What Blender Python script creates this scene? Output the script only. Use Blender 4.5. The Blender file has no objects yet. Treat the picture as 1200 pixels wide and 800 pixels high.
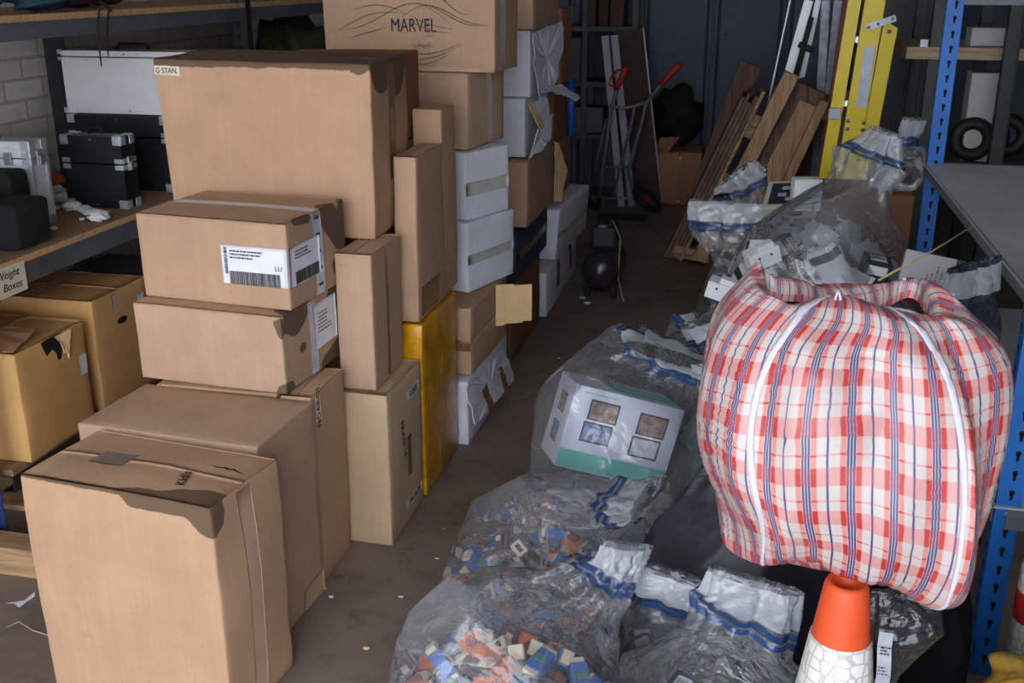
import bpy, bmesh, math, random
import numpy as np
from mathutils import Vector, Matrix, Euler

random.seed(7)
_rw = random.Random(99)
_W = [[(Vector((_rw.gauss(0, 1), _rw.gauss(0, 1), _rw.gauss(0, 1))).normalized() * _rw.uniform(2.2, 5.5), _rw.uniform(0, 6.28)) for _ in range(6)] for _ in range(4)]


class noise:
    """smooth repeatable noise"""
    @staticmethod
    def _n(v, k):
        return sum(math.sin(w.x * v[0] + w.y * v[1] + w.z * v[2] + p) for w, p in _W[k]) * 0.17

    @staticmethod
    def noise(v):
        return noise._n(v, 3)

    @staticmethod
    def noise_vector(v):
        return Vector((noise._n(v, 0), noise._n(v, 1), noise._n(v, 2)))


COL = bpy.context.scene.collection
PI = math.pi

# ---------------------------------------------------------------- camera
F_PX = 1250.0
PITCH = math.atan(431 / F_PX)
YAW = math.atan(300 * math.cos(PITCH) / F_PX)
EYE = Vector((0, 0, 1.65))
cam_data = bpy.data.cameras.new('camera')
cam_data.sensor_width = 36
cam_data.lens = 36 * F_PX / 1200
cam = bpy.data.objects.new('camera', cam_data)
COL.objects.link(cam)
cam.location = EYE
cam.rotation_euler = (PI / 2 - PITCH, 0, YAW)
cam_data.clip_start = 0.05
bpy.context.scene.camera = cam
_R = Euler((PI / 2 - PITCH, 0, YAW)).to_matrix()


def _ray(x, y):
    return _R @ Vector(((x - 600) / F_PX, -(y - 400) / F_PX, -1))


def at_z(x, y, z):
    """point of the place seen at x, y of the photograph, at height z"""
    r = _ray(x, y)
    return EYE + r * ((z - EYE.z) / r.z)


def at_y(x, y, Y):
    r = _ray(x, y)
    return EYE + r * (Y / r.y)


def at_x(x, y, X):
    r = _ray(x, y)
    return EYE + r * (X / r.x)


# ---------------------------------------------------------------- object helpers
def link(o, parent=None):
    COL.objects.link(o)
    if parent is not None:
        o.parent = parent
    return o


def thing(name, label, cat, loc=(0, 0, 0), yaw=0.0, group=None):
    o = bpy.data.objects.new(name, None)
    o.empty_display_size = 0.05
    link(o)
    o.location = loc
    o.rotation_euler = (0, 0, -math.radians(yaw))      # yaw counts clockwise seen from above
    o['label'] = label
    o['category'] = cat
    if group:
        o['group'] = group
    return o


def tag(o, label, cat, group=None, kind=None):
    o['label'] = label
    o['category'] = cat
    if group:
        o['group'] = group
    if kind:
        o['kind'] = kind
    return o


class MB:
    """collects shapes; build() links them as one mesh object"""

    def __init__(self):
        self.v = []
        self.f = []
        self.s = []
        self.mi = []
        self.cur = 0

    def add(self, verts, faces, smooth=False):
        n = len(self.v)
        self.v += [tuple(v) for v in verts]
        for f in faces:
            self.f.append(tuple(i + n for i in f))
            self.s.append(smooth)
            self.mi.append(self.cur)
        return self

    def box(self, c, s, rot=None):
        vs = [Vector((x * s[0] / 2, y * s[1] / 2, z * s[2] / 2)) for x in (-1, 1) for y in (-1, 1) for z in (-1, 1)]
        if rot is not None:
            m = rot if isinstance(rot, Matrix) else Euler(rot).to_matrix()
            vs = [m @ v for v in vs]
        c = Vector(c)
        self.add([v + c for v in vs],
                 [(0, 1, 3, 2), (4, 6, 7, 5), (0, 4, 5, 1), (2, 3, 7, 6), (0, 2, 6, 4), (1, 5, 7, 3)])
        return self

    def bar(self, a, b, w, t, up=(0, 0, 1)):
        """rectangular bar from a to b; w across, t along up"""
        a, b = Vector(a), Vector(b)
        d = (b - a)
        L = d.length
        d.normalize()
        up = Vector(up)
        sx = d.cross(up)
        if sx.length < 1e-5:
            sx = d.cross(Vector((1, 0, 0)))
        sx.normalize()
        u = sx.cross(d)
        m = Matrix((sx, d, u)).transposed()
        return self.box((a + b) / 2, (w, L, t), m)

    def tube(self, pts, r, n=10, cap=True):
        pts = [Vector(p) for p in pts]
        rs = r if isinstance(r, (list, tuple)) else [r] * len(pts)
        vs = []
        ref = None
        for i, p in enumerate(pts):
            d = (pts[min(i + 1, len(pts) - 1)] - pts[max(i - 1, 0)]).normalized()
            if ref is None:
                ref = d.orthogonal().normalized()
            else:
                ref = (ref - d * ref.dot(d))
                ref = ref.normalized() if ref.length > 1e-6 else d.orthogonal().normalized()
            w = d.cross(ref)
            for k in range(n):
                a = 2 * PI * k / n
                vs.append(p + (ref * math.cos(a) + w * math.sin(a)) * rs[i])
        fs = []
        for i in range(len(pts) - 1):
            for k in range(n):
                k2 = (k + 1) % n
                fs.append((i * n + k, i * n + k2, (i + 1) * n + k2, (i + 1) * n + k))
        self.add(vs, fs, True)
        if cap:
            m = len(self.v) - len(vs)
            self.f.append(tuple(m + k for k in range(n))[::-1]); self.s.append(False); self.mi.append(self.cur)
            self.f.append(tuple(m + (len(pts) - 1) * n + k for k in range(n))); self.s.append(False); self.mi.append(self.cur)
        return self

    def lathe(self, prof, c=(0, 0, 0), n=40, smooth=True):
        c = Vector(c)
        vs = [c + Vector((r * math.cos(2 * PI * k / n), r * math.sin(2 * PI * k / n), z)) for r, z in prof for k in range(n)]
        fs = []
        for i in range(len(prof) - 1):
            for k in range(n):
                k2 = (k + 1) % n
                fs.append((i * n + k, i * n + k2, (i + 1) * n + k2, (i + 1) * n + k))
        return self.add(vs, fs, smooth)

    def prism(self, poly, h, m=None):
        """poly in xy, extruded 0..h along z, then matrix m"""
        n = len(poly)
        vs = [Vector((x, y, 0)) for x, y in poly] + [Vector((x, y, h)) for x, y in poly]
        if m is not None:
            vs = [m @ v for v in vs]
        fs = [tuple(range(n))[::-1], tuple(range(n, 2 * n))]
        for i in range(n):
            j = (i + 1) % n
            fs.append((i, j, n + j, n + i))
        return self.add(vs, fs)

    def build(self, name, mat, parent=None, bevel=0, loc=None):
        me = bpy.data.meshes.new(name)
        me.from_pydata(self.v, [], self.f)
        me.polygons.foreach_set('use_smooth', self.s)
        for mm in (mat if isinstance(mat, (list, tuple)) else [mat]):
            me.materials.append(mm)
        me.polygons.foreach_set('material_index', self.mi)
        me.update()
        o = bpy.data.objects.new(name, me)
        link(o, parent)
        if loc is not None:
            o.location = loc
        if bevel:
            b = o.modifiers.new('bevel', 'BEVEL')
            b.width = bevel
            b.segments = 2
            b.limit_method = 'ANGLE'
        return o


def copy_tree(o, parent=None):
    c = o.copy()
    COL.objects.link(c)
    c.parent = parent
    for ch in list(o.children):
        copy_tree(ch, c)
    return c


def txt(parent, body, size, mat, m, name='printed_text', sx=1.0, extr=0.0004, shear=0.0, label=None):
    cu = bpy.data.curves.new('text', 'FONT')
    cu.body = body
    cu.size = size
    cu.extrude = extr
    cu.shear = shear
    cu.align_x = 'CENTER'
    cu.align_y = 'CENTER'
    t = bpy.data.objects.new('text', cu)
    COL.objects.link(t)
    dg = bpy.context.evaluated_depsgraph_get()
    me = bpy.data.meshes.new_from_object(t.evaluated_get(dg))
    bpy.data.objects.remove(t)
    me.transform(m @ Matrix.Diagonal((sx, 1, 1, 1)))
    me.materials.clear()
    me.materials.append(mat)
    o = bpy.data.objects.new(name, me)
    link(o, parent)
    if label:
        o['label'] = label
    return o


# ---------------------------------------------------------------- materials
class NT:
    def __init__(self, name):
        self.m = bpy.data.materials.new(name)
        self.m.use_nodes = True
        self.t = self.m.node_tree
        self.t.nodes.clear()
        self.out = self.n('ShaderNodeOutputMaterial')

    def n(self, typ, **kw):
        nd = self.t.nodes.new(typ)
        for k, v in kw.items():
            if k.startswith('i_'):
                nd.inputs[k[2:].replace('_', ' ')].default_value = v
            else:
                setattr(nd, k, v)
        return nd

    def l(self, a, b):
        self.t.links.new(a, b)

    def val(self, sock, v):
        if hasattr(v, 'is_linked') or isinstance(v, bpy.types.NodeSocket):
            self.l(v, sock)
        else:
            sock.default_value = v

    def math(self, op, a, b=0.0, c=None, clamp=False):
        nd = self.n('ShaderNodeMath', operation=op)
        nd.use_clamp = clamp
        self.val(nd.inputs[0], a)
        self.val(nd.inputs[1], b)
        if c is not None:
            self.val(nd.inputs[2], c)
        return nd.outputs[0]

    def mix(self, fac, a, b):
        nd = self.n('ShaderNodeMix', data_type='RGBA')
        self.val(nd.inputs[0], fac)
        self.val(nd.inputs[6], a if not isinstance(a, tuple) else (*a[:3], 1))
        self.val(nd.inputs[7], b if not isinstance(b, tuple) else (*b[:3], 1))
        return nd.outputs[2]

    def ramp(self, fac, lo, hi):
        nd = self.n('ShaderNodeMapRange')
        nd.interpolation_type = 'SMOOTHSTEP'
        self.val(nd.inputs[0], fac)
        nd.inputs[1].default_value = lo
        nd.inputs[2].default_value = hi
        return nd.outputs[0]

    def noise(self, scale, detail=3, rough=0.5, vec=None, dist=0.0, typ=None):
        nd = self.n('ShaderNodeTexNoise')
        if typ:
            nd.noise_type = typ
        nd.inputs['Scale'].default_value = scale
        nd.inputs['Detail'].default_value = detail
        nd.inputs['Roughness'].default_value = rough
        nd.inputs['Distortion'].default_value = dist
        if vec is not None:
            self.l(vec, nd.inputs['Vector'])
        return nd.outputs[0]

    def obj(self, scale=(1, 1, 1), rot=(0, 0, 0), rand=False):
        tc = self.n('ShaderNodeTexCoord')
        mp = self.n('ShaderNodeMapping')
        mp.inputs['Scale'].default_value = scale
        mp.inputs['Rotation'].default_value = rot
        self.l(tc.outputs['Object'], mp.inputs['Vector'])
        if rand:
            oi = self.n('ShaderNodeObjectInfo')
            sc = self.math('MULTIPLY', oi.outputs['Random'], 37.0)
            self.l(sc, mp.inputs['Location'])
        return mp.outputs[0]

    def bsdf(self, **kw):
        b = self.n('ShaderNodeBsdfPrincipled')
        for k, v in kw.items():
            s = b.inputs[k.replace('_', ' ')]
            if isinstance(v, tuple) and len(v) == 3:
                v = (*v, 1)
            self.val(s, v)
        self.l(b.outputs[0], self.out.inputs[0])
        return b

    def bump(self, h, strength=0.3, dist=0.01):
        b = self.n('ShaderNodeBump')
        b.inputs['Strength'].default_value = strength
        b.inputs['Distance'].default_value = dist
        self.val(b.inputs['Height'], h)
        return b.outputs[0]


def sr(r, g, b):
    f = lambda c: (c / 255 / 12.92) if c / 255 <= 0.04045 else ((c / 255 + 0.055) / 1.055) ** 2.4
    return (f(r), f(g), f(b))


def m_plain(name, col, rough=0.6, metal=0.0, var=0.12, scale=18, bump=0.1, dirt=None, spec=0.5):
    t = NT(name)
    v = t.obj(rand=True)
    n = t.noise(scale, 4, 0.6, v)
    c = t.mix(t.ramp(n, 0.3, 0.7), tuple(x * (1 - var) for x in col), tuple(min(1, x * (1 + var)) for x in col))
    if dirt:
        n2 = t.noise(scale * 0.4, 5, 0.7, v)
        c = t.mix(t.math('MULTIPLY', t.ramp(n2, 0.5, 0.75), 0.7), c, dirt)
    n3 = t.noise(scale * 12, 2, 0.5, v)
    b = t.bsdf(Base_Color=c, Roughness=rough, Metallic=metal)
    b.inputs['Specular IOR Level'].default_value = spec
    t.l(t.bump(n3, bump, 0.002), b.inputs['Normal'])
    return t.m


def m_card(name, col, dark=None, rough=0.85):
    """corrugated board: mottled, faint flute lines, damp stains from the 'stain' attribute"""
    dark = dark or tuple(c * 0.2 for c in col)
    t = NT(name)
    v = t.obj(rand=True)
    n = t.noise(6, 5, 0.6, v)
    c = t.mix(t.ramp(n, 0.25, 0.75), tuple(x * 0.9 for x in col), tuple(min(1, x * 1.07) for x in col))
    st = t.obj(scale=(90, 90, 3), rand=True)
    fl = t.noise(1.0, 2, 0.5, st)
    c = t.mix(t.math('MULTIPLY', t.ramp(fl, 0.35, 0.65), 0.16), c, tuple(x * 0.72 for x in col))
    fine = t.noise(220, 2, 0.6, v)
    c = t.mix(t.math('MULTIPLY', t.ramp(fine, 0.55, 0.75), 0.12), c, tuple(x * 0.5 for x in col))
    sc = t.noise(9, 4, 0.7, t.obj(scale=(1, 1, 4), rand=True))
    c = t.mix(t.math('MULTIPLY', t.ramp(sc, 0.6, 0.72), 0.25), c, tuple(x * 0.66 for x in col))
    at = t.n('ShaderNodeAttribute', attribute_name='stain')
    wob = t.math('MULTIPLY', t.math('SUBTRACT', t.noise(22, 3, 0.6, v), 0.5), 0.010)
    s = t.math('ADD', t.math('SUBTRACT', at.outputs['Fac'], 1.0), wob)
    rim = t.ramp(s, -0.0015, 0.0015)
    c = t.mix(t.math('MULTIPLY', rim, 0.88), c, dark)
    b = t.bsdf(Base_Color=c, Roughness=rough)
    b.inputs['Specular IOR Level'].default_value = 0.25
    h = t.math('ADD', t.math('MULTIPLY', fl, 0.6), t.math('MULTIPLY', fine, 0.2))
    t.l(t.bump(h, 0.25, 0.0015), b.inputs['Normal'])
    return t.m


def m_wood(name, col, dark, scale=1.0, axis=(1, 14, 14), rough=0.75):
    t = NT(name)
    v = t.obj(scale=tuple(a * 3 * scale for a in axis), rand=True)
    n = t.noise(1.2, 6, 0.65, v, 0.6)
    c = t.mix(t.ramp(n, 0.3, 0.72), col, dark)
    k = t.noise(5, 3, 0.5, t.obj(rand=True))
    c = t.mix(t.math('MULTIPLY', t.ramp(k, 0.55, 0.8), 0.5), c, tuple(x * 0.5 for x in dark))
    b = t.bsdf(Base_Color=c, Roughness=rough)
    t.l(t.bump(n, 0.3, 0.003), b.inputs['Normal'])
    return t.m


CARD = m_card('kraft_board', sr(188, 153, 126))
CARD_W = m_card('warm_kraft_board', sr(193, 156, 126))
CARD_P = m_card('pinkish_kraft_board', sr(193, 159, 134))
CARD_G = m_card('pale_kraft_board', sr(200, 172, 140))
CARD_O = m_card('orange_kraft_board', sr(216, 168, 108))
CARD_B = m_card('brown_kraft_board', sr(165, 120, 90))
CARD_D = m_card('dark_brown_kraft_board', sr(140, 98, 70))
CARD_T = m_card('bare_edge_board', sr(225, 188, 140))
CARD_WH = m_card('white_faced_board', sr(222, 224, 236), dark=sr(150, 150, 160))
CARD_NV = m_card('navy_faced_board', sr(62, 74, 96), dark=sr(30, 36, 50))
PAPER = m_plain('white_label_paper', sr(232, 234, 245), 0.6, var=0.03)
PAPER_C = m_plain('cream_label_paper', sr(226, 218, 200), 0.7, var=0.05)
INK = m_plain('black_ink', (0.015, 0.015, 0.02), 0.6)
INK_F = m_plain('faded_ink', sr(120, 105, 100), 0.7)
INK_R = m_plain('dusty_red_ink', sr(150, 90, 80), 0.7)
INK_G = m_plain('olive_line_ink', sr(88, 88, 76), 0.7)
TAPE = m_plain('clear_parcel_tape', sr(200, 166, 138), 0.3, var=0.05)
TAPE_B = m_plain('brown_parcel_tape', sr(136, 100, 70), 0.25, var=0.1)
TAPE_G = m_plain('grey_parcel_tape', sr(190, 186, 184), 0.4, var=0.08)
TAPE_Y = m_plain('yellow_tape_film', sr(206, 146, 14), 0.25, var=0.3, scale=11, bump=0.4, dirt=sr(150, 92, 10))
TAPE_C = m_plain('yellow_tape_crease', sr(240, 196, 84), 0.3)
STEEL_G = m_plain('grey_painted_steel', sr(96, 101, 110), 0.5, var=0.1, scale=6, dirt=sr(70, 72, 76))
STEEL_D = m_plain('dark_steel', sr(38, 38, 42), 0.5, var=0.2)
STEEL_B = m_plain('blue_painted_steel', sr(24, 104, 190), 0.45, var=0.1, scale=8, dirt=sr(20, 70, 130))
HOLE = m_plain('dark_hole', (0.004, 0.004, 0.006), 0.9)
ALU = m_plain('aluminium', sr(206, 212, 222), 0.32, metal=0.6, var=0.05)
ALU_P = m_plain('ribbed_aluminium_sheet', sr(226, 230, 238), 0.4, metal=0.2, var=0.03)
CHROME = m_plain('bright_metal', sr(150, 154, 160), 0.4, metal=0.6, var=0.05)
BLACK = m_plain('black_laminate', sr(26, 27, 32), 0.45, var=0.15)
BLACK_F = m_plain('black_fabric', sr(24, 22, 25), 0.9, var=0.2, bump=0.4)
BLACK_R = m_plain('black_rubber', sr(18, 18, 20), 0.7)
CHIP = m_plain('chipboard', sr(150, 118, 88), 0.85, var=0.2, scale=60, dirt=sr(110, 90, 74))
CHIP_E = m_plain('chipboard_edge', sr(205, 165, 118), 0.85, var=0.15, scale=80)
# ---------------------------------------------------------------- the setting
def struct(name, mb, mat):
    o = mb.build(name, mat)
    o['kind'] = 'structure'
    return o


t = NT('stained_concrete')
v = t.obj()
n1 = t.noise(1.4, 6, 0.65, v)
n2 = t.noise(9, 6, 0.7, v)
n3 = t.noise(120, 3, 0.7, v)
c = t.mix(t.ramp(n1, 0.3, 0.7), sr(114, 98, 88), sr(146, 130, 120))
c = t.mix(t.math('MULTIPLY', t.ramp(n2, 0.5, 0.75), 0.6), c, sr(76, 62, 56))
c = t.mix(t.math('MULTIPLY', t.ramp(n3, 0.62, 0.7), 0.35), c, sr(140, 122, 110))
b = t.bsdf(Base_Color=c, Roughness=t.math('ADD', t.math('MULTIPLY', n2, 0.3), 0.5))
t.l(t.bump(n2, 0.3, 0.004), b.inputs['Normal'])
CONCRETE = t.m
struct('floor', MB().box((0, 3.4, -0.05), (5.8, 10.8, 0.1)), CONCRETE)
struct('trim_1', MB().box((0, -6.95, -0.06), (14, 10.1, 0.1)), m_plain('yard_concrete', sr(196, 192, 186), 0.9))  # unseen yard ground, made pale to bounce light onto the fronts

# painted brick wall on the left (runs along the aisle)
t = NT('white_painted_brick')
tc = t.n('ShaderNodeTexCoord')
mp = t.n('ShaderNodeMapping')
mp.inputs['Rotation'].default_value = (0, PI / 2, 0)
sep = t.n('ShaderNodeSeparateXYZ')
t.l(tc.outputs['Object'], sep.inputs[0])
cmb = t.n('ShaderNodeCombineXYZ')
t.l(sep.outputs['Y'], cmb.inputs[0]); t.l(sep.outputs['Z'], cmb.inputs[1])
br = t.n('ShaderNodeTexBrick')
t.l(cmb.outputs[0], br.inputs['Vector'])
for k, val in (('Scale', 1.0), ('Mortar Size', 0.006), ('Brick Width', 0.225), ('Row Height', 0.075), ('Mortar Smooth', 0.4)):
    br.inputs[k].default_value = val
br.inputs['Color1'].default_value = (*sr(232, 227, 220), 1)
br.inputs['Color2'].default_value = (*sr(216, 209, 200), 1)
br.inputs['Mortar'].default_value = (*sr(196, 188, 180), 1)
nn = t.noise(14, 5, 0.6, tc.outputs['Object'])
c = t.mix(t.math('MULTIPLY', t.ramp(nn, 0.5, 0.8), 0.4), br.outputs['Color'], sr(140, 128, 120))
b = t.bsdf(Base_Color=c, Roughness=0.8)
t.l(t.bump(t.math('ADD', t.math('MULTIPLY', br.outputs['Fac'], -1.0), t.math('MULTIPLY', nn, 0.3)), 0.7, 0.006), b.inputs['Normal'])
BRICK = t.m
struct('wall_left', MB().box((-2.8, 3.4, 1.6), (0.2, 10.6, 3.3)), BRICK)

BLUEGREY = m_plain('blue_grey_panel', sr(72, 80, 98), 0.6, var=0.12, scale=2.5)
back = MB().box((0, 8.75, 1.6), (5.8, 0.2, 3.3))
struct('wall_back', back, BLUEGREY)
struct('wall_right', MB().box((2.7, 3.4, 1.6), (0.2, 10.6, 3.3)), m_plain('dim_grey_wall', sr(120, 120, 122), 0.8))
struct('wall_front_light_block', MB().box((2.15, -1.9, 1.6), (1.3, 0.2, 3.3)), bpy.data.materials['dim_grey_wall'])  # unseen wall added behind the camera to cut light on right-hand faces
struct('ceiling', MB().box((0, 3.55, 3.3), (5.8, 10.9, 0.1)), m_plain('roof_underside', sr(176, 172, 168), 0.9))
# folded ribs of the steel sheet at the back
k = 0
for x in (-1.45, -0.92, -0.38, 0.16, 0.7):
    k += 1
    struct('trim_%d' % (k + 1), MB().prism([(-0.055, 0), (-0.03, -0.03), (-0.012, -0.03), (-0.006, -0.012), (0.006, -0.012), (0.012, -0.03), (0.03, -0.03), (0.055, 0)], 3.1,
           Matrix.Translation((x, 8.65, 0.02))), BLUEGREY)
bolt = MB().lathe([(0, 0), (0.014, 0), (0.012, 0.008), (0, 0.012)], n=12)
o = bolt.build('bolt', CHROME)
pb = at_y(851, 40, 8.64)
o.parent = bpy.data.objects['wall_back']
o.name = 'bolt_head'
o.location = pb
o.rotation_euler = (PI / 2, 0, 0)

# ---------------------------------------------------------------- light
w = bpy.data.worlds.new('overcast')
bpy.context.scene.world = w
w.use_nodes = True
nt = w.node_tree
bg = nt.nodes['Background']
bg.inputs[0].default_value = (0.86, 0.92, 1.0, 1)
bg.inputs[1].default_value = 6.4
sc = bpy.context.scene
sc.view_settings.view_transform = 'Standard'
sc.view_settings.look = 'None'
sc.view_settings.exposure = 0.0
sc.view_settings.gamma = 1.0
sc.view_settings.use_curve_mapping = False
sc.cycles.transparent_max_bounces = 28
sc.cycles.max_bounces = 10
sc.cycles.diffuse_bounces = 5


# ---------------------------------------------------------------- cartons
def seg_d(p, a, b):
    a, b = Vector(a), Vector(b)
    ab = b - a
    tt = max(0, min(1, (p - a).dot(ab) / max(ab.length_squared, 1e-9)))
    return (p - (a + ab * tt)).length


class Carton:
    """closed corrugated carton; local origin at the front right bottom corner,
    x runs to -W, y to D, z to H. Parts: body, flap, tape, label, printed_text"""

    def __init__(self, name, label, c, yaw, W, D, H, mat, group=None, bulge=0.006, stains=(), flaps='x', flapmat=None,
                 seed=None, shear=(0, 0), n=10, cat='cardboard box', warp=0.004, sag=0.0, taper=0.0):
        self.W, self.D, self.H = W, D, H
        self.taper = taper
        self.bulge, self.warp, self.shear, self.sag = bulge, warp, shear, sag
        self.seed = seed if seed is not None else random.random() * 50
        self.root = thing(name, label, cat, c, yaw, group)
        self.mat = mat
        n = 22 if stains else n
        ts = lambda L: [0, 0.004 / L] + [(i / n) for i in range(1, n)] + [1 - 0.004 / L, 1]
        mb = MB()
        for face in ('f', 'b', 'l', 'r', 't', 'u'):
            U = {'f': W, 'b': W, 'l': D, 'r': D, 't': W, 'u': W}[face]
            V = {'f': H, 'b': H, 'l': H, 'r': H, 't': D, 'u': D}[face]
            us, vs = ts(U), ts(V)
            pts = [self.S(face, u, v) for v in vs for u in us]
            m = len(us)
            fs = [(j * m + i, j * m + i + 1, (j + 1) * m + i + 1, (j + 1) * m + i) for j in range(len(vs) - 1) for i in range(m - 1)]
            if face in ('b', 'l', 'u'):
                fs = [f[::-1] for f in fs]
            mb.add(pts, fs, True)
        o = mb.build('body', mat, self.root)
        bm = bmesh.new()
        bm.from_mesh(o.data)
        bmesh.ops.remove_doubles(bm, verts=bm.verts, dist=0.0004)
        bm.to_mesh(o.data)
        bm.free()
        if stains:
            at = o.data.attributes.new('stain', 'FLOAT', 'POINT')
            for i, vv in enumerate(o.data.vertices):
                at.data[i].value = 1 + max([r - seg_d(vv.co, a, b) for a, b, r in stains])
        self.body = o
        self.stains = stains
        if flaps:
            self.flaps(flaps, flapmat or mat)

    def S(self, face, u, v, off=0.0):
        W, D, H = self.W, self.D, self.H
        r = 0.004
        P = {'f': (-W + u * W, 0, v * H), 'b': (-W + u * W, D, v * H), 'r': (0, u * D, v * H), 'l': (-W, u * D, v * H),
             't': (-W + u * W, v * D, H), 'u': (-W + u * W, v * D, 0)}[face]
        p = Vector(P)
        q = Vector((min(max(p.x, -W + r), -r), min(max(p.y, r), D - r), min(max(p.z, r), H - r)))
        d = p - q
        nrm = {'f': Vector((0, -1, 0)), 'b': Vector((0, 1, 0)), 'r': Vector((1, 0, 0)), 'l': Vector((-1, 0, 0)),
               't': Vector((0, 0, 1)), 'u': Vector((0, 0, -1))}[face]
        if d.length > 1e-9:
            p = q + d.normalized() * r
        # panel bulge, faint warping; edges dented
        k = 16 * u * (1 - u) * v * (1 - v)
        nz = noise.noise(Vector((p.x * 5 + self.seed, p.y * 5, p.z * 5)))
        if face != 'u':
            p = p + nrm * (self.bulge * k * (0.75 + 0.6 * nz))
        wv = self.warp
        w3 = noise.noise_vector(Vector((p.x * 2.3 + self.seed, p.y * 2.3 + 9, p.z * 2.3)))
        w4 = noise.noise_vector(Vector((p.x * 14 + self.seed, p.y * 14 + 3, p.z * 14)))
        zf = min(1, max(0, p.z / 0.03))
        dw = w3 * wv + w4 * (wv * 0.28)
        dw.z *= zf
        p = p + dw
        if face == 't' and self.sag:
            p.z -= self.sag * k
        p.x *= 1 - self.taper * (1 - p.z / H)
        p.x += self.shear[0] * p.z / H
        p.y += self.shear[1] * p.z / H
        return p + nrm * off

    def patch(self, name, face, u0, u1, v0, v1, mat, off=0.0012, jag=0.0, label=None, n=10, parent=None, thick=0.0006):
        vs, fs = [], []
        rnd = random.Random(int((u0 + v0 * 7 + self.seed) * 1000))
        for j in range(n + 1):
            for i in range(n + 1):
                u = u0 + (u1 - u0) * i / n
                v = v0 + (v1 - v0) * j / n
                if jag and (j in (0, n) or i in (0, n)):
                    u += rnd.uniform(-jag, jag); v += rnd.uniform(-jag, jag)
                vs.append(self.S(face, u, v, off + thick))
        m = n + 1
        N = len(vs)
        for j in range(n + 1):
            for i in range(n + 1):
                pass
        vs += [self.S(face, u0 + (u1 - u0) * i / n, v0 + (v1 - v0) * j / n, off) for j in range(n + 1) for i in range(n + 1)]
        q = [(j * m + i, j * m + i + 1, (j + 1) * m + i + 1, (j + 1) * m + i) for j in range(n) for i in range(n)]
        q += [tuple(a + N for a in f[::-1]) for f in q]
        rim = [i for i in range(n)] + [i * m + n for i in range(n)] + [n * m + n - i for i in range(n)] + [(n - i) * m for i in range(n)]
        for a, b2 in zip(rim, rim[1:] + rim[:1]):
            q.append((a, b2, b2 + N, a + N))
        if face in ('b', 'l', 'u'):
            q = [f[::-1] for f in q]
        o = MB().add(vs, q, True).build(name, mat, parent or self.root)
        if label:
            o['label'] = label
        return o

    def flaps(self, axis, mat):
        # two top flaps meeting at a seam along x (or y)
        g = 0.006
        if axis == 'x':
            s = [(0.004, 0.996, 0.004, 0.5 - g), (0.004, 0.996, 0.5 + g, 0.996)]
        else:
            s = [(0.004, 0.5 - g, 0.004, 0.996), (0.5 + g, 0.996, 0.004, 0.996)]
        for a in s:
            o = self.patch('flap', 't', *a, mat, off=0.0004, thick=0.0028)
            if self.stains:
                at = o.data.attributes.new('stain', 'FLOAT', 'POINT')
                for i, vv in enumerate(o.data.vertices):
                    at.data[i].value = 1 + max([r - seg_d(vv.co, p, q) for p, q, r in self.stains])

    def fm(self, face, u, v, ang=0.0, off=0.0022):
        """matrix whose xy plane lies on the face at u, v, x to the reader's right"""
        p = self.S(face, u, v, off)
        ax = {'f': ((1, 0, 0), (0, 0, 1), (0, -1, 0)), 'r': ((0, 1, 0), (0, 0, 1), (1, 0, 0)), 't': ((1, 0, 0), (0, 1, 0), (0, 0, 1))}[face]
        m = Matrix((Vector(ax[0]), Vector(ax[1]), Vector(ax[2]))).transposed().to_4x4()
        return Matrix.Translation(p) @ m @ Matrix.Rotation(ang, 4, 'Z')

    def text(self, body, face, u, v, size, ang=0.0, mat=None, sx=1.0, off=0.0022, **k):
        return txt(self.root, body, size, mat or INK, self.fm(face, u, v, ang, off), sx=sx, **k)


def barcode(parent, m, w, h, n=38, seed=1, name='barcode'):
    r = random.Random(seed)
    mb = MB()
    x = -w / 2
    while x < w / 2:
        bw = r.choice((0.5, 0.5, 1, 1.5)) * w / n / 1.6
        mb.box((x + bw / 2, 0, 0.0002), (bw, h, 0.0004))
        x += bw + r.choice((0.6, 0.6, 1.1)) * w / n / 1.6
    mb.v = [tuple(m @ Vector(v)) for v in mb.v]
    return mb.build(name, INK, parent)


def text_lines(parent, m, w, lines, lh, seed=1, mat=None, name='small_print'):
    """unreadable small print: rows of short strokes"""
    r = random.Random(seed)
    mb = MB()
    for i in range(lines):
        x = -w / 2
        end = w / 2 * r.uniform(0.2, 1.0)
        while x < end:
            ww = r.uniform(0.3, 1.6) * lh
            mb.box((x + ww / 2, -i * lh * 1.5, 0.0002), (ww, lh * 0.6, 0.0004))
            x += ww + lh * 0.35
    mb.v = [tuple(m @ Vector(v)) for v in mb.v]
    return mb.build(name, mat or INK_F, parent)


def stroke(parent, pts, wd, mat, m, name='printed_line'):
    """a flat drawn line with tapered width on a plane"""
    vs, fs = [], []
    n = len(pts)
    for i, (x, y) in enumerate(pts):
        a = pts[max(0, i - 1)]
        b2 = pts[min(n - 1, i + 1)]
        d = Vector((b2[0] - a[0], b2[1] - a[1], 0)).normalized()
        nn = Vector((-d.y, d.x, 0))
        ww = wd * (0.25 + math.sin(PI * i / (n - 1)))
        for s in (-1, 1):
            vs.append(m @ (Vector((x, y, 0)) + nn * ww * s / 2))
    for i in range(n - 1):
        fs.append((i * 2, i * 2 + 2, i * 2 + 3, i * 2 + 1))
    return MB().add(vs, fs).build(name, mat, parent)


G_FRONT = None
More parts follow.
